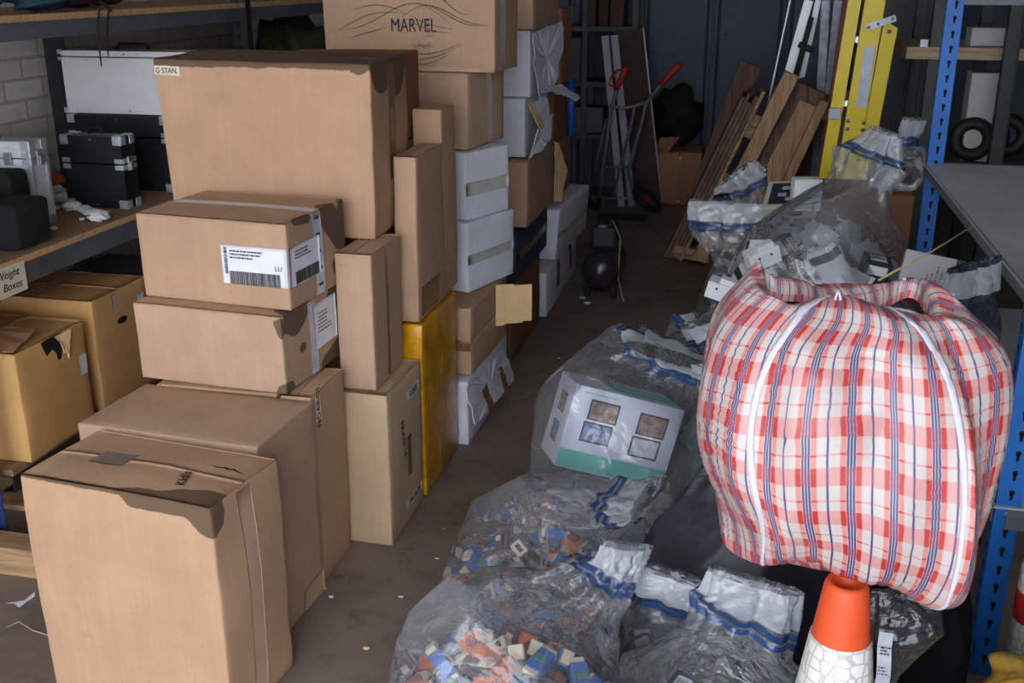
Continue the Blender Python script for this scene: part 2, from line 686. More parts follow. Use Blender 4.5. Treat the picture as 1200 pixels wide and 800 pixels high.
# -- front stack
A1 = Carton('cardboard_box', 'nearest large kraft box at the front of the stack, dark damp corner on top', (-1.076, 1.835, 0), 7, 0.505, 0.27, 0.57, CARD_W,
            bulge=0.009, warp=0.007, seed=3.1,
            stains=[((-0.20, 0.0, 0.57), (-0.02, 0.0, 0.57), 0.028), ((-0.50, 0.0, 0.575), (-0.15, 0, 0.575), 0.008), ((-0.02, 0, 0.57), (0.0, 0.0, 0.55), 0.05), ((-0.13, 0.02, 0.58), (-0.02, 0.06, 0.58), 0.02)], flaps='x')
A1.patch('tape', 't', 0.22, 0.40, 0.36, 0.62, m_plain('bluish_tape', sr(140, 124, 116), 0.3), off=0.0036, label='greyish square of tape over the seam')
A1.patch('tape', 'r', 0.36, 0.56, 0.05, 0.995, TAPE, off=0.0014, label='clear tape running down the right side')
A1.text('Kkf/s', 't', 0.745, 0.34, 0.034, ang=PI * 0.62, off=0.005, shear=0.25)
tear = [(0.0, 0.0), (0.02, 0.004), (0.035, 0.001), (0.05, 0.006), (0.06, 0.002), (0.075, 0.009), (0.095, 0.014)]
stroke(A1.root, [(x - 0.03, -y) for x, y in tear], 0.006, HOLE, A1.fm('t', 0.83, 0.66, 0.0, 0.0045), name='torn_slit')

A2 = Carton('cardboard_box', 'large kraft box directly behind the nearest box, plain pale top', (-1.116, 2.155, 0), 3, 0.51, 0.30, 0.572, CARD_P,
            bulge=0.006, seed=7.7, flaps=None)
A2.patch('tape', 'r', 0.55, 0.985, 0.0, 0.12, TAPE, off=0.0014, label='shiny tape at the bottom corner')
A3 = Carton('cardboard_box', 'upright tan box behind the two front boxes with a printed strip at its top edge', (-1.112, 2.466, 0), 0, 0.09, 0.228, 0.575, CARD_W,
            bulge=0.005, seed=11, flaps='y', warp=0.005)
A3.patch('label_strip', 'r', 0.10, 0.24, 0.86, 0.995, PAPER_C, off=0.0014)
A3.text('NDAROI', 'r', 0.17, 0.93, 0.030, ang=PI / 2, off=0.0026)

Carton('cardboard_box', 'kraft box hidden behind the front boxes, holding up the two labelled boxes', (-1.215, 2.475, 0), 0, 0.36, 0.34, 0.575, CARD, seed=12, flaps=None)
B1 = Carton('cardboard_box', 'pale kraft box under the box with the shipping label, damp right end', (-1.176, 2.455, 0.584), 4, 0.45, 0.335, 0.215, CARD_P,
            bulge=0.004, seed=13,
            stains=[((0, 0.07, 0.2), (0, 0.10, 0.215), 0.055), ((0, 0.10, 0.10), (0, 0.11, 0.10), 0.014), ((0.0, 0.0, 0.17), (-0.01, 0, 0.2), 0.014), ((0, 0.24, 0.0), (0, 0.34, 0.03), 0.035), ((0, 0.29, 0.17), (0, 0.33, 0.21), 0.04), ((0, 0.0, 0.0), (0, 0.02, 0.0), 0.03)], flaps='x')
B1.patch('tape', 'r', 0.44, 0.56, 0.02, 1.0, m_plain('printed_white_tape', sr(196, 200, 214), 0.3), off=0.0014, label='white printed parcel tape down the end')
B1.patch('shipping_label', 'r', 0.50, 0.93, 0.32, 0.92, PAPER, off=0.0026)
text_lines(B1.root, B1.fm('r', 0.70, 0.78, 0, 0.0045), 0.08, 6, 0.007, 3)

B2 = Carton('cardboard_box', 'kraft box with a white barcode shipping label wrapped around its front right corner', (-1.166, 2.50, 0.806), 5, 0.455, 0.335, 0.232, CARD,
            bulge=0.004, seed=17,
            stains=[((0, 0.23, 0.21), (0, 0.30, 0.14), 0.045), ((0, 0.33, 0.21), (0, 0.36, 0.0), 0.038), ((0, 0.27, 0.06), (0, 0.36, 0.03), 0.03), ((0, 0.05, 0.232), (0, 0.12, 0.225), 0.014)], flaps='x')
PT = bpy.data.materials['printed_white_tape']
B2.patch('tape', 't', 0.02, 0.995, 0.455, 0.56, PT, off=0.0036, label='white tape along the top seam')
B2.patch('tape', 'r', 0.42, 0.56, 0.0, 1.0, PT, off=0.0014, label='white tape with blue dashes down the end')
for k in range(5):
    B2.patch('printed_dash', 'r', 0.455, 0.525, 0.12 + k * 0.2, 0.16 + k * 0.2, m_plain('blue_print', sr(50, 60, 110), 0.4) if k == 0 else bpy.data.materials['blue_print'], off=0.0022, n=2)
lb = B2.patch('shipping_label', 'f', 0.575, 1.0, 0.28, 0.735, PAPER, off=0.002)
B2.patch('shipping_label', 'r', 0.0, 0.50, 0.28, 0.735, PAPER, off=0.0026)
barcode(lb, B2.fm('f', 0.785, 0.36, 0, 0.0048), 0.15, 0.036, 60, 4)
text_lines(lb, B2.fm('f', 0.76, 0.675, 0, 0.0048), 0.115, 3, 0.006, 5, INK)
barcode(lb, B2.fm('f', 0.605, 0.55, PI / 2, 0.0048), 0.07, 0.009, 26, 6)
txt(lb, 'LU', 0.018, INK, B2.fm('f', 0.945, 0.50, 0, 0.0048))
barcode(lb, B2.fm('r', 0.27, 0.37, 0, 0.0052), 0.13, 0.034, 50, 8)
text_lines(lb, B2.fm('r', 0.22, 0.675, 0, 0.0052), 0.09, 3, 0.006, 9, INK)

B3 = Carton('cardboard_box', 'biggest kraft box high on the stack, damp dark top and a cut-off paper sticker', (-1.071, 2.905, 0.909), -2, 0.652, 0.375, 0.505, CARD_W, taper=0.035,
            bulge=0.007, warp=0.008, seed=23,
            stains=[((-0.67, 0.0, 0.505), (0, 0.0, 0.505), 0.016), ((-0.67, 0.10, 0.51), (0, 0.10, 0.51), 0.1), ((-0.67, 0.25, 0.51), (0, 0.25, 0.51), 0.12), ((-0.03, 0, 0.505), (0.0, 0.05, 0.49), 0.032), ((0, 0.30, 0.50), (0, 0.37, 0.49), 0.02)], flaps='x')
B3.patch('sticker', 'f', 0.0, 0.122, 0.915, 0.967, PAPER_C, off=0.0014, jag=0.003)
B3.text('G STAN.', 'f', 0.062, 0.94, 0.022, off=0.0045, sx=0.85)
B3.patch('tape', 'r', 0.40, 0.58, 0.3, 0.99, TAPE_B, off=0.0014, label='wrinkled tape band at the end')

# -- second column
C1 = Carton('cardboard_box', 'tall pale box on the floor with handwriting and two paper strips on its right side', (-0.992, 2.722, 0), 0, 0.40, 0.318, 0.487, CARD_G,
            bulge=0.004, seed=29, flaps='y')
C1.patch('paper_strip', 'r', 0.52, 0.90, 0.835, 0.90, PAPER_C, off=0.0014)
C1.text('RS303', 'r', 0.71, 0.868, 0.03, off=0.004)
C1.patch('paper_strip', 'r', 0.42, 0.95, 0.10, 0.165, PAPER_C, off=0.0014)
C1.text('2W-30-7K', 'r', 0.68, 0.133, 0.027, off=0.004)
C1.text('FRAG/16', 'r', 0.36, 0.63, 0.035, ang=-PI / 2 + 0.2, off=0.004, shear=0.2)
C1.patch('tape', 'r', 0.50, 0.62, 0.32, 0.60, TAPE_B, off=0.0014, label='slanting patch of brown tape')
C2 = Carton('cardboard_box', 'tall kraft box standing on the box with handwriting, beside the labelled boxes', (-1.03, 2.745, 0.495), 0, 0.11, 0.262, 0.405, CARD_P,
            bulge=0.004, seed=31, flaps='y', warp=0.006)
C2.patch('tape', 'r', 0.42, 0.50, 0.02, 0.98, TAPE_B, off=0.0014)
# -- third column
D1 = Carton('taped_box', 'box wrapped all over in glossy yellow tape', (-0.988, 3.058, 0), 0, 0.40, 0.405, 0.60, TAPE_Y, bulge=0.008, seed=37, flaps=None, warp=0.007)
r = random.Random(4)
for k in range(7):
    u = 0.35 + 0.4 * r.random()
    m = D1.fm('r', 0.5, 0.0, 0, 0.0035)
    pts = []
    u0, u1 = r.uniform(0.3, 0.6), r.uniform(0.3, 0.95)
    for i in range(14):
        f = i / 13
        pts.append(((u0 + (u1 - u0) * f - 0.5) * 0.405 + 0.004 * math.sin(f * 9 + k), 0.03 + f * 0.54))
    stroke(D1.root, pts, 0.004, TAPE_C, Matrix.Translation((0.004, 0, 0)) @ m, name='tape_crease')
D2 = Carton('cardboard_box', 'tall kraft box on top of the yellow taped box', (-0.99, 3.05, 0.612), 0, 0.07, 0.295, 0.515, CARD, bulge=0.005, seed=41, flaps='y', warp=0.006)
D2.patch('tape', 'r', 0.1, 0.75, 0.02, 0.2, TAPE_B, off=0.0014)
D3 = Carton('cardboard_box', 'narrow warm brown box behind the tall box on the yellow one', (-0.997, 3.362, 0.612), 0, 0.098, 0.16, 0.622, CARD_W, bulge=0.003, seed=43, flaps=None)
B4 = Carton('cardboard_box', 'brown box just behind the biggest box, shade put into its dark colour', (-1.062, 3.315, 1.139), -3, 0.40, 0.17, 0.272, CARD_D, bulge=0.003, seed=47, flaps=None)  # dark board puts the shade of its right face into the colour
B4.root.location = (-1.105, 3.325, 1.139)
Carton('cardboard_box', 'kraft box standing hidden behind the labelled boxes, carrying the biggest box', (-1.42, 2.96, 0), 0, 0.30, 0.32, 0.90, CARD, seed=48, flaps=None)
Carton('cardboard_box', 'kraft box hidden under the dark-coloured box behind the biggest box', (-1.12, 3.34, 0.612), 0, 0.26, 0.12, 0.52, CARD, seed=49, flaps=None)
# -- fourth column
F0 = Carton('white_box', 'long white carton lying on the floor beside the yellow taped box', (-0.955, 3.485, 0), 0, 0.30, 0.62, 0.25, CARD_WH, bulge=0.012, seed=53, flaps=None, shear=(0, 0))
F0.patch('tape', 'r', 0.42, 0.49, 0.22, 0.55, TAPE_B, off=0.0016)
F0.patch('tape', 'r', 0.76, 0.82, 0.22, 0.55, TAPE_B, off=0.0016)
E0a = Carton('cardboard_box', 'shallow kraft box lying on the long white carton', (-0.952, 3.52, 0.262), 2, 0.32, 0.50, 0.125, CARD, bulge=0.004, seed=59, flaps=None)
E0a.patch('tape', 'f', 0.0, 1.0, 0.72, 0.98, TAPE_B)
E0b = Carton('cardboard_box', 'shallow kraft box with an end flap sticking out, under the lower white carton', (-0.952, 3.52, 0.391), 2, 0.32, 0.50, 0.125, CARD, bulge=0.004, seed=61, flaps=None)
m = Matrix.Translation((0.004, 0.315, -0.045)) @ Euler((0, 0, math.radians(-62))).to_matrix().to_4x4()
fl = MB()
for k in range(4):
    fl.box((m @ Vector((-0.0, 0.0, 0.09)) + m.to_3x3() @ Vector((0, 0.02 + k * 0.036, 0.003 * (k % 2)))), (0.005, 0.0355, 0.165 - 0.006 * k), m.to_3x3())
fl.build('open_flap', CARD_T, E0b.root)['label'] = 'pale creased end flap sticking out'
E1 = Carton('white_box', 'lower of the two white cartons stacked on the shallow kraft boxes', (-1.004, 3.69, 0.523), 18, 0.36, 0.33, 0.262, CARD_WH, bulge=0.006, seed=67, flaps=None)
E1.patch('tape', 'r', 0.0, 1.0, 0.40, 0.54, TAPE_G)
E2 = Carton('white_box', 'upper white carton of the pair beneath the box printed MARVEL', (-1.017, 3.725, 0.789), 24, 0.36, 0.26, 0.25, CARD_WH, bulge=0.006, seed=71, flaps=None)
E2.patch('tape', 'r', 0.0, 1.0, 0.36, 0.56, TAPE_G)
D4 = Carton('cardboard_box', 'kraft box between the upper white carton and the lettered box', (-1.02, 3.765, 1.043), 10, 0.40, 0.34, 0.268, CARD_P, bulge=0.003, seed=73, flaps=None)
D4.patch('tape', 'r', 0.50, 0.62, 0.02, 1.0, TAPE_G)
MV = Carton('cardboard_box', 'kraft box printed MARVEL at the top of the stack', (-0.925, 3.80, 1.314), 3, 0.655, 0.30, 0.30, CARD, bulge=0.003, seed=79, flaps='x', warp=0.003)
MV.text('MARVEL', 'f', 0.535, 0.53, 0.067, sx=0.72, off=0.005)
text_lines(MV.root, MV.fm('f', 0.63, 0.415, 0, 0.004), 0.05, 1, 0.005, 4, INK_R)
wig = [(-0.045 + 0.09 * i / 26, 0.008 * math.sin(i * 1.9) + 0.003 * math.sin(i * 0.7)) for i in range(27)]
stroke(MV.root, wig, 0.003, INK_F, MV.fm('f', 0.58, 0.30, 0, 0.004), name='printed_script')
Mf = Matrix.Translation((0, 0, -0.018)) @ MV.fm('f', 0.0, 0.0, 0, 0.0075)


def curve(x0, y0, x1, y1, b1, b2):
    out = []
    for i in range(25):
        f = i / 24
        x = x0 + (x1 - x0) * f
        y = y0 + (y1 - y0) * f + b1 * math.sin(PI * f) + b2 * math.sin(2 * PI * f)
        out.append((x, y))
    return out


for a in ((0.055, 0.155, 0.50, 0.17, 0.07, -0.03), (0.055, 0.155, 0.33, 0.215, 0.03, 0.0), (0.11, 0.225, 0.33, 0.215, 0.025, 0), (0.33, 0.215, 0.50, 0.165, -0.01, 0.0),
          (0.30, 0.20, 0.63, 0.18, 0.04, 0.02), (0.36, 0.255, 0.62, 0.18, -0.01, 0.01), (0.40, 0.29, 0.56, 0.215, 0.0, 0.01), (0.30, 0.085, 0.53, 0.12, -0.022, 0), (0.29, 0.07, 0.53, 0.115, -0.028, 0), (0.28, 0.055, 0.50, 0.09, -0.03, 0),
          (0.32, 0.20, 0.49, 0.15, -0.01, 0.0), (0.10, 0.13, 0.25, 0.17, 0.0, 0.0)):
    stroke(MV.root, curve(*a), 0.0024, INK_G, Mf)
MV.patch('crest', 'f', 0.40, 0.475, 0.83, 0.97, INK_F)
MV.patch('tape', 'r', 0.18, 0.4, 0.05, 0.95, TAPE_G)
MV.patch('bottom_tape', 'f', 0.0, 1.0, 0.0, 0.055, TAPE)

# -- fifth column
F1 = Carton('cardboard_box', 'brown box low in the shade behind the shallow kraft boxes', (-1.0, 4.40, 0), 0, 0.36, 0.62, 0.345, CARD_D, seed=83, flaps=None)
F2 = Carton('navy_box', 'dark blue carton with brown tape, under the brown box of the far column', (-0.992, 4.46, 0.352), 0, 0.36, 0.70, 0.21, CARD_NV, seed=89, flaps=None)
F2.patch('tape', 'r', 0.0, 1.0, 0.42, 0.60, TAPE_B)
F3 = Carton('cardboard_box', 'brown box between the dark blue carton and the white cartons', (-0.972, 4.59, 0.572), 0, 0.38, 0.58, 0.292, CARD, seed=97, flaps=None)
F4 = Carton('white_box', 'lower white carton of the far column, torn flap at its end', (-1.0, 4.67, 0.872), 0, 0.36, 0.55, 0.258, CARD_WH, seed=101, flaps=None)
F5 = Carton('white_box', 'upper white carton of the far column with ragged torn flaps', (-0.985, 4.70, 1.134), 0, 0.36, 0.60, 0.283, CARD_WH, seed=103, flaps=None)
F6 = Carton('cardboard_box', 'brown box on top of the far white cartons', (-0.962, 4.65, 1.423), 0, 0.38, 0.58, 0.30, CARD_P, seed=107, flaps=None)


def ragged(parent, name, pts, thick=0.004, mat=CARD_WH, seed=0, bend=0.015):
    """torn board piece through world points (a closed outline), given thickness"""
    r = random.Random(seed)
    P = [Vector(p) for p in pts]
    c = sum(P, Vector()) / len(P)
    out = []
    for a, b2 in zip(P, P[1:] + P[:1]):
        k = max(2, int((b2 - a).length / 0.03))
        for i in range(k):
            q = a.lerp(b2, i / k)
            out.append(q + Vector((r.uniform(-1, 1), r.uniform(-1, 1), r.uniform(-1, 1))) * 0.005)
    nrm = Vector()
    for a, b2 in zip(out, out[1:] + out[:1]):
        nrm += (a - c).cross(b2 - c)
    nrm.normalize()
    c = c + nrm * bend
    n = len(out)
    mid = [c.lerp(o, 0.5) + nrm * bend * 0.3 * r.uniform(-1, 1.5) for o in out]
    top = [p + nrm * thick / 2 for p in out + mid + [c]]
    bot = [p - nrm * thick / 2 for p in out + mid + [c]]
    N = 2 * n + 1
    fs = []
    for i in range(n):
        j = (i + 1) % n
        fs += [(i, j, n + j, n + i), (n + i, n + j, 2 * n), (N + j, N + i, N + n + i, N + n + j), (N + n + j, N + n + i, N + 2 * n), (j, i, N + i, N + j)]
    mb = MB().add(top + bot, fs)
    if parent is not None:
        iv = Matrix.LocRotScale(parent.location, parent.rotation_euler, None).inverted()
        mb.v = [tuple(iv @ Vector(v)) for v in mb.v]
    return mb.build(name, mat, parent)


ragged(F0.root, 'open_flap', [at_x(547, 457, -0.945), at_x(590, 408, -0.945), at_x(603, 444, -0.905), at_x(556, 498, -0.905)], seed=21, bend=0.004)
ragged(F0.root, 'tape', [at_x(564, 456, -0.928), at_x(570, 449, -0.928), at_x(579, 478, -0.895), at_x(574, 486, -0.895)], mat=TAPE_B, seed=22, bend=0.002, thick=0.001)
ragged(F0.root, 'tape', [at_x(583, 434, -0.928), at_x(588, 428, -0.928), at_x(597, 452, -0.895), at_x(592, 459, -0.895)], mat=TAPE_B, seed=23, bend=0.002, thick=0.001)
xx = -0.955
ragged(F5.root, 'torn_flap', [at_x(625, 38, xx), at_x(658, 25, xx + .02), at_x(660, 50, xx + 0.03), at_x(655, 75, xx + 0.03), at_x(650, 105, xx + 0.03), at_x(632, 112, xx + 0.01), at_x(626, 75, xx)], seed=3)
ragged(F5.root, 'torn_flap', [at_x(640, 101, xx + .05), at_x(655, 98, xx + .05), at_x(680, 113, xx + .11), at_x(676, 118, xx + .11), at_x(650, 108, xx + .06)], seed=5, bend=0.004)
ragged(F4.root, 'torn_flap', [at_x(621, 120, xx - .01), at_x(640, 112, xx + .01), at_x(646, 140, xx + 0.02), at_x(634, 150, xx + 0.03), at_x(627, 140, xx + 0.01)], seed=7)
ragged(F4.root, 'torn_flap', [at_x(620, 185, xx), at_x(630, 152, xx + .03), at_x(648, 134, xx + .03), at_x(645, 162, xx + .03), at_x(632, 178, xx + .02)], seed=9)
ragged(F4.root, 'torn_flap', [at_x(619, 122, xx - .01), at_x(624, 120, xx), at_x(638, 148, xx + .04), at_x(632, 151, xx + 0.04)], seed=11, mat=CARD_T, bend=0.003)

# -- last column
G0 = Carton('white_box', 'white floor carton with two dark tape strips at the far end of the stacks', (-0.975, 5.08, 0), 0, 0.36, 0.92, 0.235, CARD_WH, bulge=0.014, seed=109, flaps=None)
G0.patch('tape', 'r', 0.28, 0.36, 0.35, 0.95, TAPE_B)
G0.patch('tape', 'r', 0.68, 0.76, 0.35, 0.95, TAPE_B)
G1 = Carton('white_box', 'tilted white carton leaning on the far floor carton', (-0.965, 5.27, 0.25), 3, 0.36, 0.74, 0.26, CARD_WH, bulge=0.012, seed=113, flaps=None, shear=(0.02, 0.0))
G1.patch('tape', 'r', 0.0, 1.0, 0.42, 0.54, TAPE_G)
G2 = Carton('cardboard_box', 'open brown box at the far end above the tilted white carton', (-1.0, 5.35, 0.525), 0, 0.36, 0.50, 0.30, CARD_B, seed=127, flaps=None)
ragged(G2.root, 'open_flap', [at_x(650, 166, -0.97), at_x(656, 168, -0.955), at_x(664, 200, -0.94), at_x(657, 236, -0.95), at_x(650, 236, -0.97)], mat=CARD_T, seed=13, bend=0.01)
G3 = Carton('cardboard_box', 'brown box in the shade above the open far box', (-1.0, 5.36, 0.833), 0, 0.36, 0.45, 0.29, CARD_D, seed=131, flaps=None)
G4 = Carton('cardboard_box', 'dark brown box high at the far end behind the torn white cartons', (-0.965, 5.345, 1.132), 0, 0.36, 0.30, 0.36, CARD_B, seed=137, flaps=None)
tb = MB().tube([at_y(669, 160, 5.75), at_y(669, 92, 5.75)], 0.02, 16)
tag(tb.build('blue_tube', m_plain('blue_plastic', sr(30, 84, 170), 0.4)), 'blue tube standing in the shade behind the far column of boxes', 'tube')
# ================================================================ left shelving
def cprof(w, h, t):
    """folded channel profile, open to the back"""
    return [(0, 0), (w, 0), (w, t), (t, t), (t, h - t), (w, h - t), (w, h), (0, h)]


rack = thing('shelving_rack', 'grey steel shelving rack with chipboard decks along the brick wall', 'shelving', (-2.35, 3.4, 0))
RL = Vector((-2.35, 3.4, 0))


def rel(mb, o=RL):
    mb.v = [tuple(Vector(v) - o) for v in mb.v]
    return mb


def beam_y(x, y0, y1, z0, z1, mat, name='beam', side=1):
    h = z1 - z0
    mb = MB()
    # profile in XZ, extruded along y
    P = [(-a * side, b2) for a, b2 in cprof(0.04, h, 0.004)]
    n = len(P)
    vs = [(x + a, y0, z0 + b2) for a, b2 in P] + [(x + a, y1, z0 + b2) for a, b2 in P]
    fs = [tuple(range(n)), tuple(range(n, 2 * n))[::-1]] + [(i, n + i, n + (i + 1) % n, (i + 1) % n) for i in range(n)]
    if side < 0:
        fs = [f[::-1] for f in fs]
    return mb.add(vs, fs)


for z0, z1, y1 in ((0.772, 0.838, 4.24), (1.466, 1.517, 5.4)):
    rel(beam_y(-2.1, 1.3, y1, z0, z1, STEEL_G)).build('beam', STEEL_G, rack)
    rel(beam_y(-2.66, 1.3, y1, z0, z1, STEEL_G, side=-1)).build('beam', STEEL_G, rack)
    rel(MB().box((-2.38, (1.3 + y1) / 2, z1 + 0.010), (0.565, y1 - 1.3, 0.019))).build('deck', CHIP, rack, bevel=0.001)
    rel(MB().box((-2.0965, (1.3 + y1) / 2, z1 + 0.010), (0.004, y1 - 1.3, 0.019))).build('deck_edge', CHIP_E, rack)
rel(beam_y(-2.1, 2.49, 4.24, 0.17, 0.225, STEEL_G)).build('beam', STEEL_D, rack)
rel(MB().box((-2.38, 3.36, 0.2345), (0.565, 1.74, 0.019))).build('deck', CHIP, rack)


def angle_post(x, y, z0, z1, w, d, mat, parent, o, sx=1, sy=1, pitch=0.05, slots=True):
    """L-section upright with keyhole slots; face of width w toward the viewer, flange d running back"""
    t2 = 0.003
    poly = [(0, 0), (w * sx, 0), (w * sx, t2 * sy), (t2 * sx, t2 * sy), (t2 * sx, d * sy), (0, d * sy)]
    if sx * sy < 0:
        poly = poly[::-1]
    mb = MB().prism([(x + a, y + b2) for a, b2 in poly], z1 - z0, Matrix.Translation((0, 0, z0)))
    if slots:
        h = mb
        h.cur = 1
        z = z0 + 0.05
        cx = x + w * sx * 0.55
        while z < z1 - 0.03:
            # keyhole: round head over a narrow slot
            n = 12
            ring = [(0.0065 * math.cos(2 * PI * k / n), 0.0065 * math.sin(2 * PI * k / n) + 0.006) for k in range(n)]
            for dy, sgn in ((y - 0.0008 * sy, 1),):
                h.add([(cx + a, dy, z + b2) for a, b2 in ring], [tuple(range(n))])
                h.add([(cx - 0.003, dy, z - 0.014), (cx + 0.003, dy, z - 0.014), (cx + 0.0045, dy, z + 0.004), (cx - 0.0045, dy, z + 0.004)], [(0, 1, 2, 3)])
                cy = y + d * sy * 0.55
                dx = x - 0.0008 * sx
                h.add([(dx, cy + a, z + b2) for a, b2 in ring], [tuple(range(n))])
                h.add([(dx, cy - 0.003, z - 0.014), (dx, cy + 0.003, z - 0.014), (dx, cy + 0.0045, z + 0.004), (dx, cy - 0.0045, z + 0.004)], [(0, 1, 2, 3)])
            z += pitch
    return rel(mb, o).build('upright', [mat, HOLE], parent)


angle_post(-2.096, 4.25, 0, 2.6, -0.06, 0.05, STEEL_D, rack, RL, sx=1)
angle_post(-2.68, 3.72, 0, 2.6, 0.09, 0.05, STEEL_D, rack, RL, slots=False)
NAVY = m_plain('navy_painted_steel', sr(28, 46, 92), 0.5, var=0.15, dirt=sr(60, 66, 84))
angle_post(-2.16, 2.44, 0, 2.2, 0.05, 0.045, NAVY, rack, RL)
paper = rel(MB().box((-2.0935, 2.545, 0.802), (0.001, 0.26, 0.088))).build('paper_sign', PAPER_C, rack)
for s_, yy, zz in (('Weight', 2.595, 0.822), ('Boxes', 2.61, 0.785)):
    txt(rack, s_, 0.034, INK, Matrix.Translation(Vector((-2.0925, yy, zz)) - RL) @ Matrix(((0, 0, 1, 0), (1, 0, 0, 0), (0, 1, 0, 0), (0, 0, 0, 1))), name='handwriting', shear=0.2)


def flight_case(name, label, loc, W, D, H, mat, yaw=0, cat='equipment case', split=0.6, ribs=False, handle=True, corner=0.03, latch_side='r', trim=None):
    """origin at the front right bottom corner"""
    root = thing(name, label, cat, loc, yaw)
    trim = trim or ALU
    def shell(z0, z1, nm):
        mb = MB()
        if ribs:
            k = 9
            mb.box((-W / 2, D / 2, (z0 + z1) / 2), (W - 0.006, D - 0.006, z1 - z0))
            n = int((z1 - z0) / 0.012)
            for i in range(n):
                mb.box((-W / 2, D / 2, z0 + (i + 0.5) * (z1 - z0) / n), (W - 0.002, D - 0.002, (z1 - z0) / n * 0.6))
        else:
            mb.box((-W / 2, D / 2, (z0 + z1) / 2), (W, D, z1 - z0))
        return mb.build(nm, mat, root, bevel=0.002)
    zs = H * split
    shell(0, zs - 0.002, 'base')
    shell(zs + 0.002, H, 'lid')
    # edge profile strips
    for x in (0, -W):
        for y in (0, D):
            e = MB()
            e.box((x + (-0.006 if x == 0 else 0.006), y, H / 2), (0.014, 0.003, H - 0.004))
            e.box((x, y + (0.006 if y == 0 else -0.006), H / 2), (0.003, 0.014, H - 0.004))
            e.build('edge_trim', trim if ribs else BLACK, root)
    # corner plates with rivet
    for x in (0, -W):
        for y in (0, D):
            for z in (0, H, zs):
                sx, sy = (-1 if x == 0 else 1), (1 if y == 0 else -1)
                zz = (0, 1) if z == 0 else ((0, -1) if z == H else (1, -1))
                sg = zz[1]
                c = corner
                mb = MB()
                hh = c if z in (0, H) else c * 0.55
                for sgn in ((sg,) if z in (0, H) else (1, -1)):
                    z2 = z + sgn * (0.003 if z not in (0, H) else 0)
                    mb.box((x + sx * c / 2, y - sy * 0.0018, z2 + sgn * hh / 2), (c, 0.003, hh))
                    mb.box((x - sx * 0.0018, y + sy * c / 2, z2 + sgn * hh / 2), (0.003, c, hh))
                if z in (0, H):
                    mb.box((x + sx * c / 2, y + sy * c / 2, z - sg * 0.0015 + (0.002 if z == 0 else 0)), (c, c, 0.003))
                mb.lathe([(0, 0.003), (0.004, 0.002), (0.005, 0)], n=8)
                kk = len(mb.v) - 24
                for i in range(kk, len(mb.v)):
                    vv = mb.v[i]
                    mb.v[i] = (vv[0] + x + sx * c * 0.5, -vv[2] * sy + y - sy * 0.003, vv[1] + z + sg * hh * 0.5)
                mb.build('corner_plate', trim, root, bevel=0.001)
    if handle:
        h = MB().tube([(-W * 0.62, D / 2, H + 0.004), (-W * 0.60, D / 2, H + 0.022), (-W * 0.40, D / 2, H + 0.022), (-W * 0.38, D / 2, H + 0.004)], 0.006, 8)
        h.build('handle', BLACK_R, root)
    for q in (0.5,):
        l1 = MB().box((0.004, D * q, zs), (0.008, 0.03, 0.05)).box((0.010, D * q, zs - 0.008), (0.006, 0.02, 0.03))
        l1.build('latch', CHROME, root, bevel=0.002)
    for q in (0.22, 0.78):
        MB().box((-W * q, -0.004, zs), (0.028, 0.008, 0.04)).build('latch', CHROME, root, bevel=0.002) if ribs else None
    st = MB()
    for z in (H - 0.012, 0.012):
        st.box((-W * 0.5, -0.0015, z), (0.006, 0.003, 0.006))
    st.build('stud', CHROME, root)
    return root


ZD = 0.858
p = at_z(47, 266, ZD)
flight_case('aluminium_case', 'ribbed silver aluminium case at the left end of the lower deck', (p.x, p.y, ZD), 0.36, 0.09, at_y(45, 167, p.y).z - ZD, ALU_P, ribs=True, split=0.8)
p = at_z(150, 245, ZD)
flight_case('flight_case', 'small black case with silver corners on the lower deck', (p.x, p.y, ZD), 0.235, 0.085, at_y(146, 161, p.y).z - ZD, BLACK, split=0.62, yaw=0)
p = at_z(204, 225, ZD)
HB = at_y(150, 136, p.y).z - ZD
big = flight_case('flight_case', 'large black case standing behind the small black case with silver corners', (p.x, p.y, ZD), 0.42, 0.16, HB, BLACK, split=0.72, handle=False)
flight_case('equipment_case', 'pale grey case lying on top of the large black case', (p.x + 0.12, p.y + 0.02, ZD + HB + 0.004), 0.56, 0.13, at_y(150, 60, p.y + 0.02).z - ZD - HB - 0.004,
            m_plain('pale_grey_laminate', sr(226, 226, 230), 0.5, var=0.04), split=0.9, handle=True, corner=0.02)
mb = MB().box((0, 0, 0.095), (0.02, 0.012, 0.19))
o = mb.build('wooden_batten', m_plain('ochre_wood', sr(170, 120, 40), 0.7), bevel=0.002, loc=(p.x - 0.435, p.y + 0.02, ZD + HB * 0.0))
tag(o, 'short ochre batten upright beside the pale grey case', 'batten')


